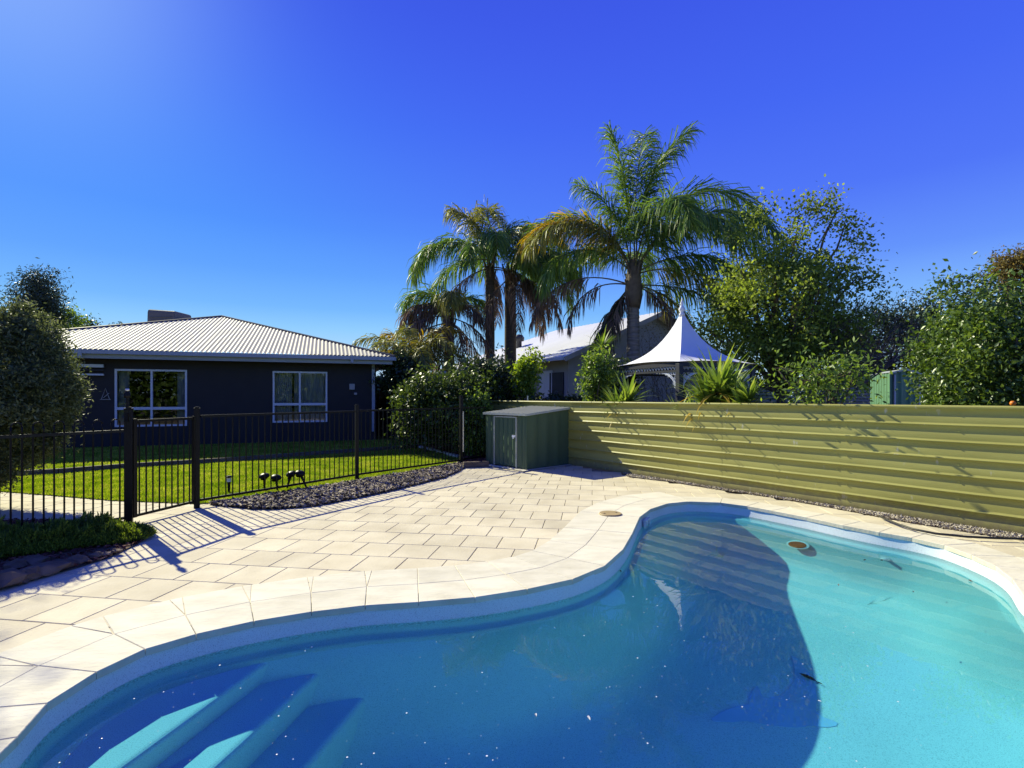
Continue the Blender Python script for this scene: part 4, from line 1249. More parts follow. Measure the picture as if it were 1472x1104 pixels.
# butterfly-shaped ornament
q = hp_(wall_px(152), WI - .02); z = wall_z(152, 566)
b = MB(); e = hd_ * 0.10
b.tube([(q.x - e.x, q.y - e.y, z - .16), (q.x, q.y, z + .16), (q.x + e.x, q.y + e.y, z - .16)], .012, 6); b.tube([(q.x - e.x * .9, q.y - e.y * .9, z + .02), (q.x + e.x * .5, q.y + e.y * .5, z - .12)], .01, 6); b.tube([(q.x - e.x * 1.3, q.y - e.y * 1.3, z - .17), (q.x + e.x * 1.3, q.y + e.y * 1.3, z - .17)], .01, 6)
tag(b.build('wall_ornament', M['grey_wall'], loc=(q.x, q.y, z)), 'small pointed metal ornament on the navy wall left of the left window', 'ornament')

# ------------------------------------------------------------------ neighbour's grey house
E0 = Vector((2.15, 20.7)); g1 = Vector((0.85, 0.527)).normalized(); g2 = Vector((-0.527, 0.85)).normalized()
nh = thing('grey_house', (E0.x, E0.y, 0), "neighbour's grey gabled house with a pale sheet roof behind the palms", 'house')
NE, NR, NS, NL_ = 3.25, 5.38, 5.15, 12.3
def np_(a, b): return E0 + g1 * a + g2 * b
b = MB()
def wq(pts): 
    n0 = len(b.v); b.v += pts; b.f.append(tuple(range(n0, n0 + len(pts))))
wq([(*np_(.3, .25), 0), (*np_(10, .25), 0), (*np_(10, .25), NE), (*np_(NS, .25), NR - .1), (*np_(.3, .25), NE)])
# side wall with window and door openings built as solid pieces
def nside(a, b_, z0, z1, mb, m=None):
    c = np_(.4, (a + b_) / 2); mb.box((c.x, c.y, (z0 + z1) / 2), (abs(b_ - a), .12, z1 - z0), math.atan2(g2.y, g2.x))
sd_ = on_line
def side_t(x):
    t, X, Y = on_line(x, np_(.34, 0), g2); return t
nside(.25, 12.0, 0, NE - .05, b)
b.build('wall', M['grey_wall'], nh)
def slope(name, s):     # s=+1 left plane, -1 right plane
    V = []
    n_ = 4 * 42
    for i in range(n_ + 1):
        y = -0.35 + (NL_ + .35) * i / n_; o_ = .012 if i % 4 in (1, 2) else 0
        a0, a1 = (-0.35, NS) if s > 0 else (2 * NS + .35, NS)
        r = min(1.0, (NL_ - y) / 4.6)
        e = np_(a0, y); t = np_(a0 + (a1 - a0) * r, y)
        V += [(*e, NE - .12 + o_), (*t, NE - .12 + (NR - NE + .12) * r + o_)]
    world_mesh('roof', V, [(2 * i, 2 * i + 2, 2 * i + 3, 2 * i + 1) for i in range(n_)], 4, M['white_roof'], nh)
slope('roof', 1); slope('roof', -1)
b = MB(); p, q, r_2 = np_(-.35, -.36), np_(NS, -.36), np_(2 * NS + .35, -.36)
b.beam((*p, NE - .2), (*q, NR - .08), .03, .18); b.beam((*q, NR - .08), (*r_2, NE - .2), .03, .18); b.build('barge_board', M['grey_wall'], nh)
b = MB(); p, q = np_(-.4, -.35), np_(-.4, NL_); b.beam((*p, NE - .17), (*q, NE - .17), .10, .12); b.build('gutter', M['white_frame'], nh)
for x0, x1, yt, yb in ((776, 795, 528, 566),):
    a, b_ = side_t(x1), side_t(x0); z1, z0 = 2.7, 1.0
    fr = MB(); c = np_(.30, (a + b_) / 2)
    for aa, bb, cc_, dd_ in ((a, b_, z1 - .06, z1), (a, b_, z0, z0 + .06), (a, a + .06, z0 + .06, z1 - .06), (b_ - .06, b_, z0 + .06, z1 - .06), (a + .06, b_ - .06, 1.5, 1.55)):
        q = np_(.31, (aa + bb) / 2); fr.box((q.x, q.y, (cc_ + dd_) / 2), (abs(bb - aa), .06, dd_ - cc_), math.atan2(g2.y, g2.x))
    w2 = fr.build('window', M['white_frame'], nh)
    g_ = MB(); g_.box((c.x, c.y, (z0 + z1) / 2), (abs(b_ - a) - .12, .02, z1 - z0 - .12), math.atan2(g2.y, g2.x)); g_.build('pane', M['curtain'], w2)
dm = MB(); q = np_(.31, side_t(801)); dm.box((q.x, q.y, 1.3), (.95, .05, 2.6), math.atan2(g2.y, g2.x)); dm.build('door', M['iron'], nh)
q = at(746, 487, 28.0)
b = MB(); b.lathe((q.x, q.y, q.z - .5), [(0.15, -.3), (0.15, .35), (.27, .38), (.29, .55), (.2, .69), (.04, .74)], 12)
tag(b.build('whirly_vent', M['roof_dark'], loc=(q.x, q.y, q.z - .5), smooth=True), "dark round ventilator on the neighbour's pale roof", 'roof vent')
q = at(672, 512, 24)
b = MB(); b.tube([(q.x, q.y, q.z - 1.2), (q.x, q.y, q.z + .7)], .02, 5)
for k in range(4): b.tube([(q.x - .35 + k * .06, q.y, q.z + .2 + k * .13), (q.x + .35 - k * .06, q.y, q.z + .2 + k * .13)], .012, 4)
tag(b.build('tv_antenna', M['chrome'], loc=(q.x, q.y, q.z - 1.2)), "thin television aerial above the left end of the neighbour's roof", 'antenna')

# ------------------------------------------------------------------ gazebo
GC = Vector((4.3, 13.2)); ga_ = R(20); hdg = 1.72
gz = thing('gazebo', (GC.x, GC.y, 0), 'white peaked canvas gazebo with dark posts and lace brackets behind the olive fence', 'gazebo')
cor = [GC + Vector((-math.cos(ga_), math.sin(ga_))) * hdg, GC + Vector((-math.sin(ga_), -math.cos(ga_))) * hdg,
       GC + Vector((math.cos(ga_), -math.sin(ga_))) * hdg, GC + Vector((math.sin(ga_), math.cos(ga_))) * hdg]
GE, GT = 2.38, 3.66
NU, NV = 10, 12
def canopy_panel(a, b):
    V = []; Fq = []
    for i in range(NV + 1):
        f = i / NV
        z = GE + (GT - GE) * (f ** 2.0 * 0.62 + f * 0.38)
        rr = (1 - f) ** 1.0 * 1.0 + 0.035 * f
        # tent sweeps: radius falls fast, height climbs late
        rr = 0.035 + 0.965 * (1 - f)
        z = GE + (GT - GE) * ((math.exp(2.3 * f) - 1) / (math.exp(2.3) - 1))
        for j in range(NU + 1):
            t = j / NU
            p = a.lerp(b, t)
            sag = 0.05 * 4 * t * (1 - t) * (1 - f)
            q = GC + (p - GC) * (rr - sag * .5)
            V.append((q.x, q.y, z - 0.10 * 4 * t * (1 - t) * f * (1 - f) + 0.05 * 4 * t * (1 - t) * (1 - f)))
    for i in range(NV):
        for j in range(NU):
            k = i * (NU + 1) + j
            Fq.append((k, k + 1, k + NU + 2, k + NU + 1))
    return V, Fq
for k in range(4):
    V, Fq = canopy_panel(cor[k], cor[(k + 1) % 4])
    world_mesh('canopy_panel', V, Fq, 4, M['canvas'], gz, smooth=True)
b = MB(); b.lathe((GC.x, GC.y, GT - .03), [(0.075, 0), (0.07, .06), (.045, .10), (.075, .15), (.085, .19), (.05, .24), (.03, .30), (.045, .33), (.02, .39), (.006, .46)], 14)
b.build('finial', M['canvas'], gz, smooth=True)
for k in range(4):
    p = GC + (cor[k] - GC) * 0.93
    b = MB(); b.box((p.x, p.y, GE / 2 - .02), (0.12, 0.12, GE - .04), -ga_ + .78, .006); b.build('post', M['iron'], gz)
    q = GC + (cor[(k + 1) % 4] - GC) * 0.93
    b = MB(); b.beam((*p, GE - .05), (*q, GE - .05), .05, .09); b.beam((*p, GE - .20), (*q, GE - .20), .04, .05); b.build('header_beam', M['iron'], gz)
    # lace valance and brackets
    lc_ = MB(); n_ = 22
    for i in range(n_):
        t0, t1 = (i + .1) / n_, (i + .9) / n_
        a, c_ = p.lerp(q, t0), p.lerp(q, t1); m_ = (a + c_) / 2
        lc_.tube([(*a, GE - .10), (*m_, GE - .17), (*c_, GE - .10)], .010, 4); 
    lc_.build('lace_valance', M['white_plastic'], gz)
    for P_, Q_ in ((p, q), (q, p)):
        bk_ = MB(); dq = (Q_ - P_).normalized()
        for rr, wd in ((.52, .014), (.44, .010)):
            pts = []
            for i in range(9):
                th = math.pi / 2 * i / 8
                o_ = dq * (.06 + rr * (1 - math.sin(th)) * 1.0); pts.append((P_.x + o_.x, P_.y + o_.y, GE - .24 - rr * (1 - math.cos(th))))
            bk_.tube(pts, wd, 5)
        for i in range(12):
            a_ = random.random(); o_ = dq * (.08 + .40 * a_ * random.random()); zz = GE - .25 - (1 - a_) * .42 * random.random()
            bk_.tube([(P_.x + o_.x + .035 * math.cos(t) * dq.x, P_.y + o_.y + .035 * math.cos(t) * dq.y, zz + .035 * math.sin(t)) for t in np.linspace(0, 6.28, 8)], .009, 4)
        bk_.build('lace_bracket', M['white_plastic'], gz)
# ------------------------------------------------------------------ second green shed, grey slat fence, far boundary fence
M['green_bright'] = mat('mid_green_colour_steel', (0.12, 0.26, 0.15), 0.45, var=0.12, scale=3)
sb = thing('gabled_shed', (11.8, 16.5, 0), 'green metal shed with a low gable beyond the fence beside the citrus tree', 'shed')
def plan_at(px, Y): return Vector(((px - CX) / F * Y, Y))
s0, s1, s2 = plan_at(1251, 18.2), plan_at(1279, 16.3), plan_at(1322, 16.6)
def z_at(py, Y): return H - (py - HY) / F * Y
zs0, zs1, zs2 = z_at(538, 17.2), z_at(536, 16.3), z_at(538, 16.4); zap = z_at(531.5, 16.4)
sheet_wall(s0, s1, 0.02, 0, zs0, zs0, M['green_bright'], 'wall_sheet', sb, .26, .03, Vector((-1, -.3)))
sheet_wall(s1, s1.lerp(s2, .5), 0.02, 0, zs0, zap, M['green_bright'], 'wall_sheet', sb, .26, .03, Vector((0, -1)))
sheet_wall(s1.lerp(s2, .5), s2, 0.02, 0, zap, zs0, M['green_bright'], 'wall_sheet', sb, .26, .03, Vector((0, -1)))
b = MB()
dv = (s0 - s1); mid_ = s1.lerp(s2, .5)
b.add([(*(s1 + Vector((-.06, -.04))), zs0 + .01), (*(mid_ + Vector((0, -.06))), zap + .03), (*(mid_ + dv), zap + .03), (*(s0 + Vector((-.06, 0))), zs0 + .01)], [(0, 1, 2, 3)])
b.add([(*(s2 + Vector((.06, -.04))), zs0 + .01), (*(mid_ + Vector((0, -.06))), zap + .03), (*(mid_ + dv), zap + .03), (*(s2 + dv), zs0 + .01)], [(3, 2, 1, 0)])
b.build('roof', M['green_trim'], sb)
b = MB(); b.beam((*(s1 + Vector((-.04, -.05))), zs0 - .01), (*(mid_ + Vector((0, -.07))), zap + .01), .03, .06); b.beam((*(mid_ + Vector((0, -.07))), zap + .01), (*(s2 + Vector((.04, -.05))), zs0 - .01), .03, .06); b.build('roof_edge', M['green_trim'], sb)
b = MB()
for f_ in (.12, .95): q = s1.lerp(s2, f_) + Vector((0, -.05)); b.beam((q.x, q.y, .05), (q.x, q.y, zs0 - .05), .05, .04, up=(1, 0, 0))
b.build('door_frame', M['white_frame'], sb)

sf = thing('slatted_fence', (8.0, 16.5, 0), 'weathered grey slatted fence at the back of the neighbouring garden', 'fence')
a, b_ = plan_at(1040, 19.0), plan_at(1275, 20.5)
zt_ = 2.05; ns_ = 16
for k in range(ns_):
    for h_ in range(3):
        p, q = a.lerp(b_, h_ / 3 + .001), a.lerp(b_, (h_ + 1) / 3 - .001)
        m_ = MB(); m_.beam((*p, .12 + k * (zt_ - .12) / ns_), (*q, .12 + k * (zt_ - .12) / ns_), .02, .085); m_.build('slat', M['grey_slat'], sf)
for h_ in range(4):
    p = a.lerp(b_, h_ / 3) + Vector((0, .04)); m_ = MB(); m_.box((p.x, p.y, 1.0), (.09, .05, 2.05)); m_.build('post', M['grey_slat'], sf)

# side boundary fence beyond the navy house (horizontal sheets)
bf = thing('boundary_fence', (-2.5, 20, 0), 'pale horizontal sheet fence between the navy house and the hedge', 'fence')
a, b_ = plan_at(512, 25.0), plan_at(640, 18.5)
top = 2.45
for k in range(7):
    z = 0.3 + k * .335
    m_ = MB(); m_.beam((*a, z), (*b_, z), .02, .22); m_.beam((*(a + Vector((.04, -.04))), z + .12), (*(b_ + Vector((.04, -.04))), z + .12), .06, .03); m_.build('sheet', M['pale_sheet'], bf)
m_ = MB(); m_.beam((*a, 1.2), (*b_, 1.2), .01, 2.3); 
bb = m_.build('backing_sheet', M['iron'], bf); bb.location = bb.location + Vector((.05, .06, 0))
for k in range(4):
    p = a.lerp(b_, k / 3); m_ = MB(); m_.box((p.x, p.y, 1.25), (.07, .07, 2.5)); m_.build('post', M['fascia'], bf)
# far side fence of the garden (dark, in shade)
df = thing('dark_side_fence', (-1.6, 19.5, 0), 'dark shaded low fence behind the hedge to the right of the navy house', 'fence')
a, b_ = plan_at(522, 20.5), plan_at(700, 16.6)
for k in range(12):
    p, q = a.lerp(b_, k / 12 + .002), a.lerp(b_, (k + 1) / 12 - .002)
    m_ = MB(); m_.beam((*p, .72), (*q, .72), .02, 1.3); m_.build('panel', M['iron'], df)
# ------------------------------------------------------------------ palms
def frond_path(base, az, el, L, droop, n=16, side=0.0):
    p = Vector(base); pts = [p.copy()]
    for k in range(n):
        f = (k + 0.5) / n
        e = R(el - droop * f ** 1.35); a = R(az + side * f)
        p = p + Vector((math.cos(e) * math.cos(a), math.cos(e) * math.sin(a), math.sin(e))) * (L / n)
        pts.append(p.copy())
    return pts
def frond(root, base, az, el, L, droop, mat_, seed, leaf=0.62, n=95, start=0.16, wid=0.032, side=0.0, hang=0.75, rach='rachis', rr=0.028, sparse=1.0):
    g = np.random.default_rng(seed)
    pts = frond_path(base, az, el, L, droop, side=side)
    P = np.array([tuple(p) for p in pts]); m = len(P) - 1
    N = int(2 * n * sparse)
    s = start + (1 - start) * (np.arange(N) // 2 + 0.5) / (N / 2)
    s = np.clip(s + g.normal(size=N) * 0.004, 0, 0.999)
    i = np.minimum((s * m).astype(int), m - 1); f = (s * m - i)[:, None]
    O = P[i] * (1 - f) + P[i + 1] * f
    T = unit(P[i + 1] - P[i])
    up = np.array([0, 0, 1.0]); Sd = unit(np.cross(T, up) + 1e-4); Up = np.cross(Sd, T)
    sg = np.where(np.arange(N) % 2 == 0, 1.0, -1.0)[:, None]
    roll = g.normal(size=N)[:, None] * 0.55
    D = unit(Sd * sg * np.cos(roll) + Up * np.sin(roll) * 0.9 + T * (0.55 + 0.4 * s[:, None]))
    ln = (leaf * (0.55 + 0.75 * np.sin(np.pi * np.clip(0.12 + 0.80 * s, 0, 1))) * (0.8 + 0.4 * g.random(N)))[:, None]
    dn = np.array([0, 0, -1.0])
    hg = (hang * (0.6 + 0.8 * g.random(N)))[:, None]
    q0 = O
    d1 = unit(D + dn * hg * 0.35); q1 = q0 + d1 * ln * 0.36
    d2 = unit(D + dn * hg * 1.1); q2 = q1 + d2 * ln * 0.34
    d3 = unit(D * 0.6 + dn * hg * 2.4); q3 = q2 + d3 * ln * 0.34
    Wv = unit(np.cross(d2, g.normal(size=(N, 3)))) * wid * (0.75 + 0.5 * g.random(N))[:, None]
    V = np.stack([q0 - Wv * .25, q0 + Wv * .25, q1 - Wv * .5, q1 + Wv * .5, q2 - Wv * .42, q2 + Wv * .42, q3 - Wv * .06, q3 + Wv * .06], 1).reshape(-1, 3)
    b = np.arange(N)[:, None] * 8
    Fq = np.concatenate([b + np.array([[2 * k, 2 * k + 1, 2 * k + 3, 2 * k + 2]]) for k in range(3)], 0)
    o = world_mesh('frond', V, Fq, 4, mat_, root)
    mb = MB(); mb.tube(pts, [rr * (1 - .85 * k / m) + .003 for k in range(m + 1)], 5)
    mb.build('stalk', M[rach], o)
    return o
def palm_trunk(root, base, top, r0, r1, mat_, rings=True, lean=(0, 0)):
    mb = MB(); n = 60 if rings else 24
    pts = []; rad = []
    for k in range(n + 1):
        f = k / n
        pts.append(Vector(base).lerp(Vector(top), f) + Vector((lean[0], lean[1], 0)) * math.sin(f * math.pi))
        r = r0 + (r1 - r0) * f
        rad.append(r * (1.0 + (0.05 if k % 2 else -0.03)) if rings else r)
    mb.tube(pts, rad, 14)
    return mb.build('trunk', mat_, root, smooth=not rings)
def boots(root, top, r, z0, z1, n, mat_, seed, out=0.5):
    """old leaf bases fanning up round the top of the trunk"""
    g = random.Random(seed)
    for k in range(n):
        a = 2.4 * k; z = z0 + (z1 - z0) * k / n
        d = Vector((math.cos(a), math.sin(a), 0)); L = g.uniform(.5, .9)
        p = Vector((top[0], top[1], z)) + d * r * .55
        mb = MB(); mb.tube([p, p + d * out * .12 + Vector((0, 0, L * .4)), p + d * out * .5 * L + Vector((0, 0, L))], [.085, .06, .03], 6)
        mb.build('leaf_base', mat_, root, smooth=True)

bpX, bpY = 4.43, 19.0
bp = thing('queen_palm', (bpX, bpY, 0), 'tallest palm with a pale ringed trunk, rising behind the left side of the gazebo', 'palm tree', 'palm trees beyond the olive fence')
palm_trunk(bp, (bpX, bpY, -.1), (bpX - .02, bpY, 4.9), 0.26, 0.215, M['palm_trunk'])
mb = MB(); mb.tube([(bpX, bpY, 4.8), (bpX, bpY, 5.3), (bpX, bpY, 5.9), (bpX, bpY, 6.6)], [.23, .33, .28, .12], 12); mb.build('crownshaft', M['rachis_dead'], bp, smooth=True)
boots(bp, (bpX, bpY), .26, 4.8, 5.9, 14, M['rachis_dead'], 3)
T0 = (bpX, bpY, 6.0); KP = 1.28
G_, Y_, D_, O_ = M['palm_green'], M['palm_yellow'], M['palm_dead'], M['palm_olive']
big = [  # az, el, L, droop, material, leaf, n
    (150, 90, 4.1, 20, G_, .62, 120), (60, 93, 4.4, 38, G_, .70, 130), (8, 76, 5.3, 128, G_, .74, 130), (8, 92, 4.4, 56, G_, .70, 120), (170, 84, 3.0, 60, G_, .6, 90),
    (2, 62, 4.6, 128, G_, .74, 115), (-18, 58, 4.6, 120, G_, .75, 115), 
    (184, 64, 3.9, 128, Y_, .68, 110), (196, 58, 3.7, 120, O_, .66, 95), (172, 70, 3.6, 112, G_, .62, 95),
    (196, 38, 3.3, 120, G_, .66, 95),
    (-78, 66, 3.8, 138, G_, .76, 115), (-50, 56, 3.8, 132, G_, .75, 110), 
    (-25, 26, 3.6, 105, G_, .74, 105), (0, 16, 3.4, 92, O_, .72, 100), (70, 50, 3.6, 115, G_, .62, 80), (120, 55, 3.4, 112, G_, .60, 80)]
for k, (az, el, L, dr, mm, lf, n) in enumerate(big):
    frond(bp, (T0[0] + .12 * math.cos(R(az)), T0[1] + .12 * math.sin(R(az)), T0[2] + .004 * el), az, el, L * KP, dr, mm, 400 + k, lf * KP * 1.05, int(n * 1.75), wid=.036, hang=.9 if el < 62 else .5)
for k, (az, el, L, dr, lf, n, mm, r_) in enumerate([(182, 20, 3.4, 95, .55, 60, D_, 'rachis_dead'), (196, 6, 2.6, 95, .5, 40, D_, 'rachis_dead'), (165, -48, 2.6, 40, .62, 110, M['leaf_dark'], 'rachis_dead'),
        (185, -55, 2.4, 34, .6, 110, M['leaf_dark'], 'rachis_dead'), (205, -50, 2.2, 38, .55, 90, D_, 'rachis_dead'), (20, -5, 2.6, 70, .6, 70, O_, 'rachis_dead'), (-10, -30, 2.0, 55, .5, 60, D_, 'rachis_dead'), (2, 2, 4.0, 62, .66, 110, G_, 'rachis')]):
    frond(bp, (T0[0] + .1 * math.cos(R(az)), T0[1] + .1 * math.sin(R(az)), T0[2] - .35), az, el, L * KP, dr, mm, 440 + k, lf * KP, n, wid=.04, rach=r_, start=.35 if k < 2 else .12, hang=1.4 if k < 6 else .8)

def shaggy_palm(name, X, Y, zc, r, label, specs, dead, seed, h_mat='dark_palm_trunk'):
    t = thing(name, (X, Y, 0), label, 'palm tree', 'palm trees beyond the olive fence')
    palm_trunk(t, (X, Y, -.1), (X, Y, zc - .3), r * 1.1, r, M[h_mat], rings=False)
    boots(t, (X, Y), r, zc - 1.0, zc - .1, 9, M['rachis_dead'], seed)
    for k, (az, el, L, dr, mm, lf, n) in enumerate(specs):
        frond(t, (X, Y, zc), az, el, L * 1.1, dr + 12, mm, seed * 10 + k, lf * 1.28, int(n * 1.45), wid=.036, hang=1.0 if el < 62 else .6)
    g = random.Random(seed)
    for k in range(dead):
        az = g.uniform(0, 360); 
        frond(t, (X + .08 * math.cos(R(az)), Y + .08 * math.sin(R(az)), zc - .2 - .1 * k * .5), az, g.uniform(-35, 5), g.uniform(2.3, 3.3), g.uniform(60, 85), D_, seed * 20 + k, .62, 75, rach='rachis_dead', hang=1.5, wid=.03)
    return t
shaggy_palm('shaggy_palm', -.92, 21.8, 7.3, .19, 'left one of the close pair of shaggy palms, its top frond pointing straight up',
    [(100, 88, 2.7, 40, O_, .72, 110), (190, 82, 2.5, 60, O_, .68, 100), (20, 80, 2.4, 80, G_, .66, 90), (178, 50, 3.6, 125, G_, .70, 100), (196, 38, 3.8, 118, G_, .70, 100), (-80, 60, 2.6, 140, G_, .66, 90), (-110, 40, 2.6, 125, G_, .6, 80), (100, 50, 2.6, 120, G_, .6, 70), (160, 12, 3.2, 88, G_, .62, 80), (-30, 70, 2.2, 120, O_, .66, 80)], 5, 51)
shaggy_palm('shaggy_palm', -.07, 22.2, 6.95, .24, 'right one of the close pair of shaggy palms, its fronds arching to the right',
    [(4, 78, 3.0, 115, G_, .68, 100), (20, 62, 2.9, 110, G_, .66, 95), (0, 42, 3.4, 115, G_, .70, 105), (-20, 38, 3.2, 112, G_, .68, 95), (12, 18, 3.2, 92, G_, .66, 90), (-70, 52, 2.6, 135, G_, .66, 90), (-50, 30, 2.6, 110, G_, .62, 85), (60, 55, 2.8, 120, G_, .6, 80), (-5, 58, 2.5, 130, G_, .64, 85)], 8, 52)
shaggy_palm('shaggy_palm', -2.65, 22.0, 5.15, .21, 'shorter shaggy palm with drooping brownish fronds left of the close pair',
    [(180, 66, 2.3, 128, G_, .62, 90), (170, 44, 2.0, 118, O_, .6, 80), (10, 62, 1.9, 125, G_, .55, 70), (-80, 60, 2.2, 135, O_, .58, 80), (200, 30, 2.2, 100, D_, .6, 80), (100, 60, 2.2, 115, G_, .55, 60), (-30, 35, 1.7, 110, D_, .55, 70), (190, 10, 1.7, 75, D_, .55, 70)], 8, 53)
t = thing('feather_palm', (-3.9, 20.0, 0), 'low palm with golden green fronds between the navy house and the shaggy palms', 'palm tree', 'palm trees beyond the olive fence')
palm_trunk(t, (-3.9, 20, -.1), (-3.9, 20, 3.0), .2, .2, M['dark_palm_trunk'], rings=False)
for k in range(15):
    az = k * 137.5; el = 72 - 4.0 * k
    frond(t, (-3.9, 20, 3.0), az, el, 2.4, 95, (O_, M['palm_yellow'], G_)[(k % 5 == 1) + (k % 3 == 0) * 1 if k % 5 != 1 else 1], 600 + k, .5, 70, hang=.6)
t = thing('feather_palm', (-5.3, 24.0, 0), 'small spiky palm top just above the right end of the navy roof', 'palm tree', 'palm trees beyond the olive fence')
palm_trunk(t, (-5.3, 24, -.1), (-5.3, 24, 2.9), .16, .15, M['dark_palm_trunk'], rings=False)
for k in range(9): frond(t, (-5.3, 24, 3.0), k * 137.5, 60 - 5 * k, 1.6, 70, G_, 650 + k, .4, 45, hang=.4)

# ------------------------------------------------------------------ sword-leaved plants
def sword_plant(name, base, heads, label, n=70, L=0.75, w=0.035, seed=1, droop=0.9, dead=6, group='sword-leaved plants along the olive fence', zspread=(.15, 1.35), mat_=None):
    t = thing(name, base, label, 'plant', group)
    g = np.random.default_rng(seed)
    for hx, hy, hz in heads:
        c = np.array([base[0] + hx, base[1] + hy, base[2] + hz])
        st = MB(); st.tube([Vector(base), Vector((base[0] + hx * .7, base[1] + hy * .7, base[2] + hz * .6)), Vector(c)], [.05, .045, .04], 7); st.build('stem', M['bark'], t)
        for grp, cnt, mm in (('leaves', n, mat_ or M['leaf_blade']), ('dry_leaves', dead, M['leaf_blade_yellow'])):
            az = g.random(cnt) * 2 * np.pi
            el = (zspread[0] + (zspread[1] - zspread[0]) * g.random(cnt)) if grp == 'leaves' else g.uniform(-.5, .2, cnt)
            ll = L * (0.7 + .45 * g.random(cnt)); segs = 5
            rows = []
            pos = np.tile(c, (cnt, 1)); e = el.copy()
            sd = np.stack([-np.sin(az), np.cos(az), 0 * az], 1)
            for k in range(segs + 1):
                f = k / segs
                ww = (w * (0.55 + .9 * math.sin(math.pi * (0.15 + .85 * f) )) * (1 - f ** 3) + .001)
                rows.append(pos - sd * ww / 2); rows.append(pos + sd * ww / 2)
                e = e - droop * (.05 + .25 * f) * (0.4 + 1.2 * g.random(cnt)) * (1.2 - el / 1.6)
                d = np.stack([np.cos(e) * np.cos(az), np.cos(e) * np.sin(az), np.sin(e)], 1)
                pos = pos + d * (ll / segs)[:, None]
            V = np.stack(rows, 1).reshape(-1, 3); b = np.arange(cnt)[:, None] * (2 * segs + 2)
            Fq = np.concatenate([b + np.array([[2 * k, 2 * k + 1, 2 * k + 3, 2 * k + 2]]) for k in range(segs)], 0)
            world_mesh(grp, V, Fq, 4, mm, t)
    return t
def gp_(px, Y): return ((px - CX) / F * Y, Y, 0.0)
sword_plant('yucca', gp_(903, 11.35), [(0, 0, 1.45), (-.18, .1, 1.25)], 'yucca with yellowing lower leaves in front of the left gazebo corner', 60, .72, .05, 71, .7, 14)
sword_plant('yucca', gp_(1032, 9.75), [(0, 0, 1.68), (.2, .08, 1.5), (-.12, .15, 1.4)], 'largest yucca, its long sword leaves spreading before the right half of the gazebo', 80, .92, .055, 72, .8, 14)
sword_plant('yucca', gp_(998, 10.9), [(0, 0, 1.22), (-.32, .05, 1.15)], 'small low yucca just above the fence between the two bigger yuccas', 34, .55, .045, 73, .6, 5)
sword_plant('yucca', gp_(1066, 9.2), [(0, 0, 1.35), (.1, -.05, 1.5)], 'half hidden yucca right of the largest one at the foot of the big leafy tree', 40, .6, .045, 74, .7, 6)
sword_plant('cordyline', gp_(700, 15.4), [(0, 0, 1.85), (.25, .1, 1.6)], 'bright fountain of narrow leaves behind the hedge below the pair of palms', 90, .75, .03, 75, 1.0, 4, 'spiky plants by the neighbouring house')
sword_plant('cordyline', gp_(866, 15.2), [(0, 0, 3.0), (.1, 0, 1.9)], 'dark spiky plant at the gable of the grey house left of the big palm trunk', 80, .65, .03, 76, 1.0, 6, 'spiky plants by the neighbouring house', mat_=M['leaf_mid'])

# ------------------------------------------------------------------ trees and shrubs
def P3(px, py, Y): return tuple(at(px, py, Y))
# grey-green bush at the left edge
tree('olive_bush', (-7.68, 7.1, 0), (-7.60, 7.1, 1.64), (1.25, 1.3, 1.27), 'large dense grey-green bush at the left edge of the photo behind the black balusters', 'bush', M['leaf_olive'], 1100, 190000, .058, .085, 81,
     aspect=.36, trunk_r=.08, hollow=.72, lump=.12, tips=26, up=.1)
tree('tall_gum_tree', (-12.65, 11.1, 0), (-12.6, 11.1, 7.1), (.6, .7, 2.5), 'tall slender gum tree just outside the left edge, shading the paving corner', 'tree', M['leaf_gum'], 90, 16000, .13, .22, 130, aspect=.3, trunk_r=.14, hollow=.1, lump=.25, tips=18)
# gum tree behind the house
tree('gum_tree', P3(60, 560, 32)[:2] + (0,), P3(62, 436, 32), (1.35, 1.4, 1.8), 'dark open-crowned gum tree rising behind the left end of the navy roof', 'tree', M['leaf_gum'], 46, 9000, .20, .34, 82, aspect=.3, trunk_r=.2, hollow=.25, lump=.35, tips=16)
tree('round_tree', P3(96, 560, 34)[:2] + (0,), P3(100, 476, 34), (1.5, 1.4, 1.3), 'low round dark tree between the gum tree and the navy roof', 'tree', M['leaf_mid'], 60, 5000, .18, .25, 83, trunk_r=.15)
tree('round_tree', P3(120, 560, 36)[:2] + (0,), P3(124, 476, 36), (.9, .9, .9), 'small dark treetop touching the left slope of the navy roof', 'tree', M['leaf_dark'], 40, 2500, .18, .22, 84, trunk_r=.12)
tree('far_treetop', P3(168, 560, 36)[:2] + (0,), P3(168, 472, 36), (.4, .4, .35), 'tiny treetop peeping over the navy roof ridge', 'tree', M['leaf_gum'], 12, 500, .16, .12, 85, trunk_r=.05)
# hedge shrubs between lawn and palms
tree('hedge_shrub', gp_(612, 14.8), P3(612, 592, 14.8), (.74, .7, .92), 'broad dark green shrub at the right end of the lawn', 'shrub', M['leaf_hedge'], 130, 9500, .105, .17, 86, aspect=.6, trunk_r=.04, hollow=.3, lump=.42, group='shrubs between the lawn and the olive fence')
tree('hedge_shrub', gp_(655, 14.2), P3(652, 585, 14.2), (.85, .8, 1.15), 'tallest glossy shrub behind the end post of the black fence', 'shrub', M['leaf_hedge'], 140, 10500, .105, .17, 87, aspect=.6, trunk_r=.04, hollow=.3, lump=.42, group='shrubs between the lawn and the olive fence')
tree('hedge_shrub', gp_(686, 13.6), P3(684, 612, 13.6), (.42, .45, .85), 'narrow leafy shrub squeezed between the end post and the green shed', 'shrub', M['leaf_mid'], 60, 4200, .10, .11, 88, aspect=.6, trunk_r=.03, hollow=.4, lump=.25, group='shrubs between the lawn and the olive fence')
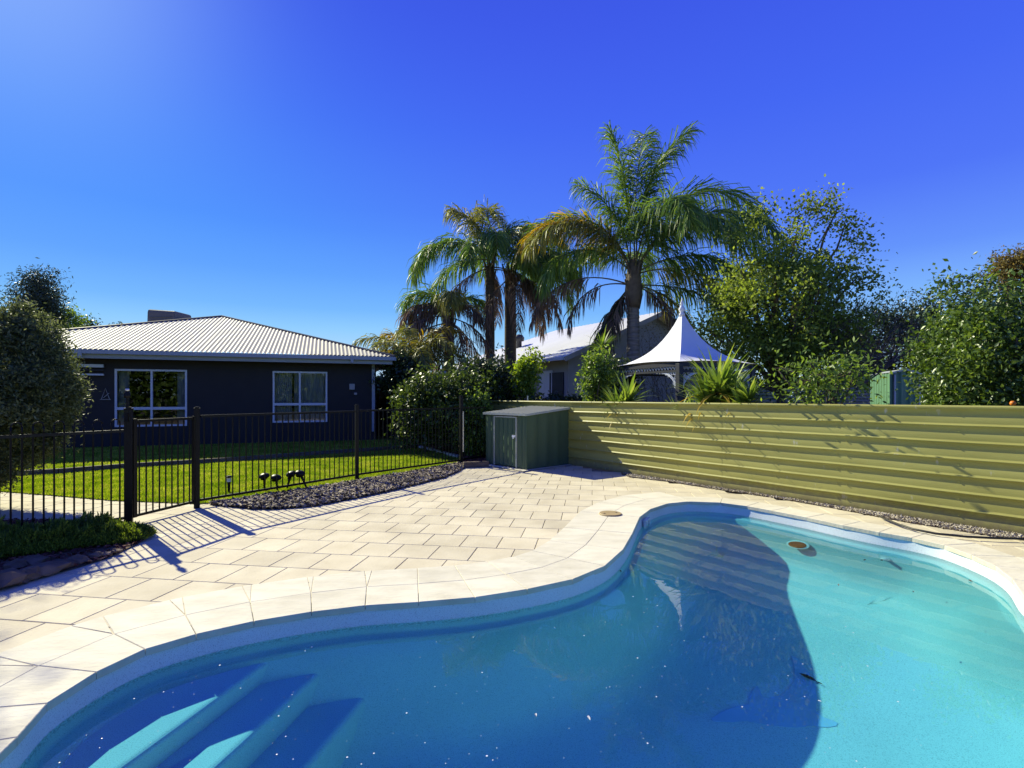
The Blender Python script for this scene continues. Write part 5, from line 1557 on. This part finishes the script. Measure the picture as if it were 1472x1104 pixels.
tree('hedge_shrub', gp_(690, 15.8), P3(700, 560, 15.8), (1.0, .8, .95), 'dark shrub mass behind the olive fence below the pair of palms', 'shrub', M['leaf_dark'], 110, 8000, .12, .16, 89, aspect=.5, trunk_r=.05, group='shrubs beyond the olive fence')
tree('hedge_shrub', gp_(585, 18.5), P3(580, 540, 18.5), (.9, .8, .8), 'dark shrub against the pale sheet fence right of the navy house', 'shrub', M['leaf_dark'], 70, 5000, .13, .16, 90, aspect=.5, trunk_r=.05, group='shrubs beyond the olive fence')
tree('young_tree', gp_(755, 15.3), P3(756, 542, 15.3), (.42, .42, .72), 'slender bright young tree just above the green shed roof', 'tree', M['leaf_bright'], 60, 3200, .11, .10, 91, aspect=.55, trunk_r=.03, hollow=.2, lump=.35)
tree('young_tree', gp_(858, 12.8), P3(860, 542, 12.8), (.38, .4, .75), 'leafy young tree left of the yellowing yucca above the fence', 'tree', M['leaf_mid'], 60, 3600, .09, .10, 92, aspect=.55, trunk_r=.03, hollow=.2, lump=.35)
tree('hedge_shrub', gp_(800, 14.6), P3(800, 580, 14.6), (.9, .3, .22), 'low dark plants just above the fence rail before the grey house', 'shrub', M['leaf_dark'], 50, 2000, .09, .08, 93, trunk_r=.02, group='shrubs beyond the olive fence')
tree('hedge_shrub', gp_(880, 14.0), P3(884, 545, 14.0), (.5, .4, .6), 'dark shrub between the young tree and the left gazebo corner', 'shrub', M['leaf_dark'], 50, 3200, .10, .12, 94, trunk_r=.03, group='shrubs beyond the olive fence')
# twiggy climber on the gable
tw = thing('bare_climber', (*np_(6.0, -.25), 0), 'tangle of bare twigs and sparse leaves against the grey gable between palm trunk and gazebo', 'climber')
mb = MB(); g = random.Random(5)
for k in range(150):
    a0 = g.uniform(3.6, 8.0); z = g.uniform(.4, 3.2)
    p = np_(a0, -.3 - g.random() * .4); pts = [Vector((p.x, p.y, z))]
    dx, dz = g.uniform(-.6, .6), g.uniform(.5, 1.0)
    for q in range(4):
        dx += g.uniform(-.3, .3); n_ = pts[-1] + Vector((g1.x * dx * .35, g1.y * dx * .35 + g.uniform(-.08, .08), dz * .38)); n_.z = min(n_.z, 5.0 - abs(a0 - 5.1) * .25); pts.append(n_)
    mb.tube(pts, [.012, .010, .008, .006, .004], 4, cap=False)
mb.build('stem', M['bark'], tw)
gg = np.random.default_rng(6); n_ = 3800
aa = gg.uniform(3.6, 8.0, n_); zz = gg.uniform(1.0, 5.0, n_) - np.abs(aa - 5.1) * .28; bbb = -.35 - gg.random(n_) * .5
Pc = np.stack([E0.x + g1.x * aa + g2.x * bbb, E0.y + g1.y * aa + g2.y * bbb, zz], 1)
V, Fc = leaves(Pc, .06, .5, .3, seed=7); world_mesh('foliage', V, Fc, 3, M['leaf_brown'], tw)

# big leafy tree
bt = (7.75, 15.0, 0)
extra = [P3(1225 + dx, 330 + dy, 15.0) for dx, dy in ((0, 0), (8, 14), (-10, -8), (12, 30))] + [P3(1165 + dx, 300 + dy, 15) for dx, dy in ((0, -6), (12, 4), (26, -8), (-18, 10), (34, 10), (20, -14))] + \
        [P3(1090 + dx, 310 + dy, 15) for dx, dy in ((0, 0), (14, -14), (-22, 22), (-45, 30))]
tree('leafy_tree', bt, P3(1120, 456, 15.0), (2.15, 1.9, 2.2), 'big loose-crowned leafy tree with several dark stems right of the gazebo', 'tree', M['leaf_tree'], 240, 32000, .098, .22, 95, aspect=.62, trunk_r=.13,
     hollow=.40, lump=.30, tips=34, twigs=170, extra=extra, up=.4)
# its dense lower skirt
tree('fence_shrub', (5.15, 8.3, 0), (4.95, 8.2, 1.86), (.95, .40, .30), 'spreading mid green shrub at the foot of the big leafy tree behind the fence', 'shrub', M['leaf_mid'], 30, 1500, .085, .20, 96, aspect=.4, trunk_r=.03, hollow=.1, lump=.6, twigs=50, group='shrubs beyond the olive fence')
# bare twiggy tree on the right of it
tt = thing('bare_tree', (8.9, 15.6, 0), 'half bare twiggy grey-purple tree on the right flank of the big leafy tree', 'tree')
mb = MB(); g = random.Random(9)
def branch(p, d, L, r, depth):
    q = p + d * L; m_ = p.lerp(q, .5) + Vector((g.uniform(-1, 1), g.uniform(-1, 1), g.uniform(-.5, .5))) * L * .06
    mb.tube([p, m_, q], [r, r * .8, r * .6], 4 if depth < 3 else 6, cap=False)
    if depth == 0: return
    for _ in range(3 if depth > 1 else 4):
        nd = (d + Vector((g.uniform(-1, 1), g.uniform(-1, 1), g.uniform(-.35, .75))) * .62).normalized()
        branch(p.lerp(q, g.uniform(.55, 1)), nd, L * g.uniform(.62, .85), r * .58, depth - 1)
for k in range(4): branch(Vector((8.9, 15.6, 0)), Vector((g.uniform(-.25, .45), g.uniform(-.2, .2), 1)).normalized(), 1.75, .07, 5)
M['twig'] = mat('grey_purple_twigs', (0.20, 0.15, 0.16), .85, var=.3)
mb.build('trunk', M['twig'], tt)
Pn = np.array(mb.v); sel = Pn[np.random.default_rng(4).integers(0, len(Pn), 1500)]; sel = sel[sel[:, 2] > 2.2] 
V, Fc = leaves(sel, .09, .5, .4, seed=12); world_mesh('crown', V, Fc, 3, M['leaf_brown'], tt)
# dark tree behind, grey tree, brown treetop
tree('dark_tree', (18.7, 26.0, 0), P3(1275, 500, 26.0), (2.0, 1.6, 2.3), 'dense dark tree between the leafy tree and the citrus', 'tree', M['leaf_dark'], 190, 12000, .15, .22, 97, trunk_r=.14, hollow=.5, lump=.2)
tree('dark_tree', (15.4, 24.0, 0), P3(1215, 528, 24.0), (1.6, 1.3, 1.5), 'low dark tree behind the bare twiggy tree', 'tree', M['leaf_dark'], 90, 6000, .14, .2, 98, trunk_r=.1)
tree('grey_tree', (21.0, 27.0, 0), P3(1325, 470, 27.0), (.95, .9, 1.5), 'thin grey-green tree just left of the citrus top', 'tree', M['leaf_gum'], 50, 3500, .15, .25, 99, trunk_r=.1, hollow=.2, lump=.3)
tree('brown_tree', (21.5, 22.5, 0), P3(1470, 384, 22.5), (1.1, 1.1, .62), 'rust brown treetop at the right edge behind the citrus', 'tree', M['leaf_brown'], 60, 6500, .12, .22, 100, trunk_r=.14, hollow=.3, lump=.3)
tree('background_tree', (24.5, 26, 0), P3(1440, 470, 26), (3.2, 1.8, 2.3), 'dark background tree mass behind the citrus at the right edge', 'tree', M['leaf_dark'], 120, 7000, .2, .35, 103, trunk_r=.16)
# citrus tree at the right
tree('citrus_tree', (9.0, 9.5, 0), (9.0, 9.5, 2.02), (1.38, 1.3, 1.36), 'dense glossy citrus tree leaning over the olive fence at the right edge', 'tree', M['leaf_citrus'], 330, 30000, .088, .16, 101, aspect=.5, trunk_r=.09, hollow=.55, lump=.16, tips=24, up=.3, twigs=30,
     extra=[P3(1368 + a, 408 + b_, 9.5) for a, b_ in ((0, 0), (-8, 14), (45, -8), (60, 2), (-10, 2))])
oc = P3(1456, 580, 8.3); b = MB(); b.lathe((oc[0], oc[1], oc[2] - .04), [(0.012, 0), (.032, .012), (.042, .04), (.032, .07), (.010, .082)], 14)
tag(b.build('orange_fruit', M['orange'], smooth=True, loc=oc), 'single orange fruit showing just above the fence rail below the citrus tree', 'fruit')
# far tree line closing the horizon
def treeline(name, x0, x1, Y, h, seed, m_, lab):
    g = np.random.default_rng(seed); n = 26000
    x = g.uniform(x0, x1, n)
    top = h * (0.75 + .35 * np.array([noise.noise(Vector((q * .12, seed, 0))) + .5 * noise.noise(Vector((q * .5, seed, 3))) for q in x]))
    z = top * g.random(n) ** .8; y = Y + g.uniform(-1.5, 1.5, n)
    V, Fc = leaves(np.stack([x, y, z], 1), .5, .6, .2, seed=seed)
    tag(world_mesh(name, V, Fc, 3, m_), lab, 'trees', kind='stuff')
treeline('far_trees', -55, 70, 48, 4.2, 120, M['leaf_dark'], 'distant dark line of trees closing the view behind both houses')

treeline('rear_trees', -40, 36, -16, 6.0, 121, M['leaf_mid'], 'line of trees on the near side of the garden behind the viewer')
# ------------------------------------------------------------------ small garden things
def spot(px, py, Y, tilt, tw_, label):
    h = at(px, py, Y)
    foot = Vector((h.x + tilt, Y + .03, 0))
    t = thing('garden_spotlight', foot, label, 'garden light', 'black garden spotlights behind the pool fence')
    b = MB(); b.tube([foot, foot.lerp(h, .6), h], [.014, .02, .03], 7); b.build('stake', M['black_steel'], t)
    bm = bmesh.new(); bmesh.ops.create_uvsphere(bm, u_segments=16, v_segments=10, radius=1)
    for v in bm.verts:
        v.co = Vector((v.co.x * .088, v.co.y * .075, v.co.z * .052 * (1 if v.co.z > 0 else .9)))
    me = bpy.data.meshes.new('head'); bm.to_mesh(me); bm.free(); me.polygons.foreach_set('use_smooth', [True] * len(me.polygons))
    o = link('lamp_head', me, M['black_steel'], t, h - foot); o.rotation_euler = (R(12), R(tw_), 0)
    b = MB(); b.lathe((h.x, h.y - .035, h.z - .04), [(.05, 0), (.055, .006)], 14); b.build('lens', M['glass'], o).location = (0, 0, 0) 
    return t
spot(380, 684.5, 8.75, -.01, -8, 'first black garden spotlight from the left, nearly upright')
spot(397, 686.5, 8.75, .01, 8, 'second black garden spotlight from the left, upright on a thick stake')
spot(418.5, 681.5, 8.95, -.09, -14, 'third black garden spotlight, its stake leaning left')
spot(431.5, 680.5, 8.95, .11, 14, 'fourth and rightmost black garden spotlight, its stake leaning right')
c = Vector((*G2(329, 710), 0)); t = thing('solar_bollard', c, 'small solar stake light with a white cap on the lawn near the gate post', 'garden light')
b = MB(); b.tube([c, c + Vector((0, 0, .2))], [.018, .026], 8); b.build('stake', M['black_steel'], t)
b = MB(); b.lathe((c.x, c.y, .20), [(.034, 0), (.034, .07)], 12); b.build('lantern', M['white_plastic'], t)
b = MB(); b.lathe((c.x, c.y, .27), [(.05, 0), (.05, .012), (.03, .03)], 12); b.build('cap', M['black_steel'], t)

# skimmer mouth in the wall
sk = thing('skimmer', (*G2(931, 752), -.15), 'white skimmer opening in the pool wall at the inner curve', 'skimmer')
ia = min(range(NL), key=lambda i: (lip[i] - Vector(G2(934, 737, -.04))).length)
ta = lip[ia]; tb = lip[(ia + 1) % NL] if (lip[(ia + 1) % NL] - Vector(G2(920, 748))).length < (lip[ia - 1] - Vector(G2(920, 748))).length else lip[ia - 1]
dd_ = (tb - ta).normalized(); nn_ = Vector((-dd_.y, dd_.x)); 
if nn_.dot(Vector((3, 5)) - ta) < 0: nn_ = -nn_
ctr_ = ta.lerp(tb, .62) + nn_ * .035; aw = math.atan2(dd_.y, dd_.x)
fr = MB()
for s_, z_, wx, hz_ in ((-.11, -.16, .025, .16), (.11, -.16, .025, .16)): q = ctr_ + dd_ * s_; fr.box((q.x, q.y, z_), (wx, .03, hz_), aw)
fr.box((ctr_.x, ctr_.y, -.075), (.245, .03, .03), aw); fr.box((ctr_.x, ctr_.y, -.245), (.245, .03, .02), aw); fr.build('frame', M['white_plastic'], sk)
b = MB(); q = ctr_ - nn_ * .012; b.box((q.x, q.y, -.14), (.19, .008, .085), aw); b.build('weir_flap', M['white_plastic'], sk)
# refracted ray to a point under water
def under(x, y, z):
    p = Vector(G(x, y, ZW)); d = (p - Vector((0, 0, H))).normalized(); e = 1 / 1.333
    c = -d.z; k = 1 - e * e * (1 - c * c); t_ = d * e + Vector((0, 0, 1)) * (e * c - math.sqrt(k))
    return p + t_ * ((z - ZW) / t_.z)
from mathutils.bvhtree import BVHTree
_me = sh.data; _w = wloc(sh)
bvh = BVHTree.FromPolygons([tuple(v.co + _w) for v in _me.vertices], [tuple(p.vertices) for p in _me.polygons])
def on_shell(x, y):
    p = Vector(G(x, y, ZW)); q = under(x, y, -1.5); d = (q - p).normalized()
    hit, nrm, _, _ = bvh.ray_cast(p + d * .02, d)
    if nrm.dot(d) > 0: nrm = -nrm
    return hit, nrm
def lathe_on(c, ax, prof, n=24):
    ax = ax.normalized(); a_ = ax.cross(Vector((0, 0, 1))).normalized(); b_ = ax.cross(a_)
    V = []; Fs = []
    for r_, h_ in prof:
        for k in range(n):
            t_ = 2 * math.pi * k / n; V.append(c + a_ * (r_ * math.cos(t_)) + b_ * (r_ * math.sin(t_)) + ax * h_)
    for i in range(len(prof) - 1):
        for k in range(n):
            m_ = (k + 1) % n; Fs.append((i * n + k, i * n + m_, (i + 1) * n + m_, (i + 1) * n + k))
    Fs.append(tuple((len(prof) - 1) * n + k for k in range(n)))
    return MB().add(V, Fs)
c_, n_0 = on_shell(1150, 784)
t = thing('pool_light', c_, 'round underwater pool light with white rim and rusty brown face on the right pool wall', 'pool light')
ax_ = (n_0 * .6 + Vector((-.25, -.2, .75))).normalized()
lathe_on(c_, ax_, [(.05, -.02), (.055, .05), (.135, .06), (.14, .085), (.112, .095)]).build('rim', M['white_plastic'], t)
lathe_on(c_, ax_, [(.110, .0955), (.10, .112), (.05, .12), (.004, .122)]).build('face', M['rust'], t)
c_, n_0 = on_shell(1272, 803)
t = thing('return_fitting', c_, 'small dark return fitting on the sunlit right wall of the pool', 'pool fitting')
lathe_on(c_, n_0, [(.055, -.01), (.055, .012), (.03, .02), (.03, .09), (.02, .095)], 14).build('nozzle', M['white_plastic'], t)
b = MB(); b.tube([c_ + n_0 * .06, c_ + n_0 * .08 + Vector((-.03, -.02, -.01))], [.014, .012], 8); b.build('spout', M['rubber'], t)
for o in bpy.data.objects:
    if o.name.split('.')[0] in ('rim', 'face', 'nozzle', 'spout'):
        try: o.cycles.is_caustics_receiver = True
        except Exception: pass
dz = [(410, 787), (440, 766), (480, 750), (535, 738), (541, 708), (552, 684), (565, 676), (574, 692), (584, 712), (604, 716), (640, 708), (672, 690), (692, 655), (690, 610), (680, 572), (700, 582), (722, 606), (748, 640), (764, 680), (768, 720), (764, 762), (790, 782), (822, 792), (840, 801), (834, 812),
      (800, 816), (756, 812), (700, 817), (640, 814), (580, 806), (530, 795), (480, 799), (440, 798), (416, 795)]
dpts = [under(850 + x / 2.3666, 700 + y / 2.3666, -1.38) for x, y in dz]
def motif(name, pts, z, m_, lab, th=.004):
    bm = bmesh.new(); vs = [bm.verts.new((p.x, p.y, z)) for p in pts]
    es = [bm.edges.new((vs[i - 1], vs[i])) for i in range(len(vs))]
    bmesh.ops.triangle_fill(bm, edges=es, use_beauty=True)
    r_ = bmesh.ops.extrude_face_region(bm, geom=bm.faces[:])
    bmesh.ops.translate(bm, verts=[v for v in r_['geom'] if isinstance(v, bmesh.types.BMVert)], vec=(0, 0, th))
    bmesh.ops.recalc_face_normals(bm, faces=bm.faces)
    me = bpy.data.meshes.new(name); bm.to_mesh(me); bm.free()
    o = link(name, me, m_, pool); 
    for v in me.vertices: v.co -= wloc(pool)
    o['label'] = lab
    try: o.cycles.is_caustics_receiver = True
    except Exception: pass
    return o
M['motif'] = mat('pale_blue_glaze', (0.36, 0.62, 0.86), .5, var=.08)
motif('dolphin_motif', dpts, -1.389, M['motif'], 'pale blue leaping dolphin shape set in the pool floor')
# leaves on and in the water
lm = thing('sunken_leaf', under(1162, 975, -1.38), 'dark curled leaf lying on the sunlit pool floor above the dolphin shape', 'leaf')
lo_ = under(1162, 975, -1.40)
def leaf_obj(name, c, L, w, rz, m_, lab=None, cat=None, group=None, parent=None):
    V = [(-L / 2, 0, 0), (-L / 6, w / 2, .01), (L / 5, w / 2.2, .012), (L / 2, 0, .004), (L / 5, -w / 2.2, .012), (-L / 6, -w / 2, .01), (0, 0, -.002)]
    Fc = [(0, 6, 1), (1, 6, 2), (2, 6, 3), (3, 6, 4), (4, 6, 5), (5, 6, 0)]
    me = bpy.data.meshes.new(name); me.from_pydata(V, [], Fc); me.materials.append(m_)
    o = link(name, me, None, parent, c); o.rotation_euler.z = rz
    return tag(o, lab, cat, group)
leaf_obj('blade', (0, 0, .012), .15, .045, R(-58), M['rubber'], parent=lm)
leaf_obj('stem', (.09 * math.cos(R(-58)), .09 * math.sin(R(-58)), .012), .05, .008, R(-50), M['rubber'], parent=lm)
def on_water(x, y): return Vector(G(x, y, ZW))
g = random.Random(3)
flecks = [(1094, 748, 1, 'dark leaf fleck by the far pool wall left of the round pool light'), (1243, 806, 1, 'dark leaf fleck between the pool light and the return fitting'), (1313, 852, 1, 'dark leaf fleck in the sunlit water below the return fitting'),
          (1205, 842, 1, 'dark leaf fleck on sunlit water near the shadow edge'), (1395, 836, 1, 'dark leaf fleck near the right pool wall'), (892, 822, 1, 'dark leaf fleck against the inner curve of the pool wall'),
          (846, 1034, 0, 'pale leaf fleck on the blue shaded water left of the dolphin shape'), (770, 1030, 0, 'pale leaf fleck on the blue shaded water at the bottom centre')]
for x, y, dk, lab_ in flecks:
    p = on_water(x, y)
    leaf_obj('floating_leaf', (p.x, p.y, ZW + .004), g.uniform(.024, .045), g.uniform(.008, .014), g.uniform(0, 3), M['mulch'] if dk else M['white_frame'], lab_, 'leaf', 'leaf flecks floating on the pool')
# pale specks painted on the water in place of sparkling glints
gg = np.random.default_rng(44)
wl_ = [Vector(p) for p in shell_loop]
q = scatter_in([p for p in wl_], 900, 45)
q = q[(q[:, 0] < 2.6)][:620]
n_ = len(q); r_ = .0020 + .0045 * gg.random(n_) ** 4; a_ = gg.random(n_) * 6.28
V = np.stack([np.stack([q[:, 0] + r_ * np.cos(a_ + t), q[:, 1] + r_ * np.sin(a_ + t), np.full(n_, ZW + .003)], 1) for t in (0, 1.57, 3.14, 4.71)], 1).reshape(-1, 3)
tag(world_mesh('glint_specks', V, np.arange(4 * n_).reshape(-1, 4), 4, M['white_plastic']), 'fine pale specks painted on the still pool water as glints of light', 'glints', kind='stuff')
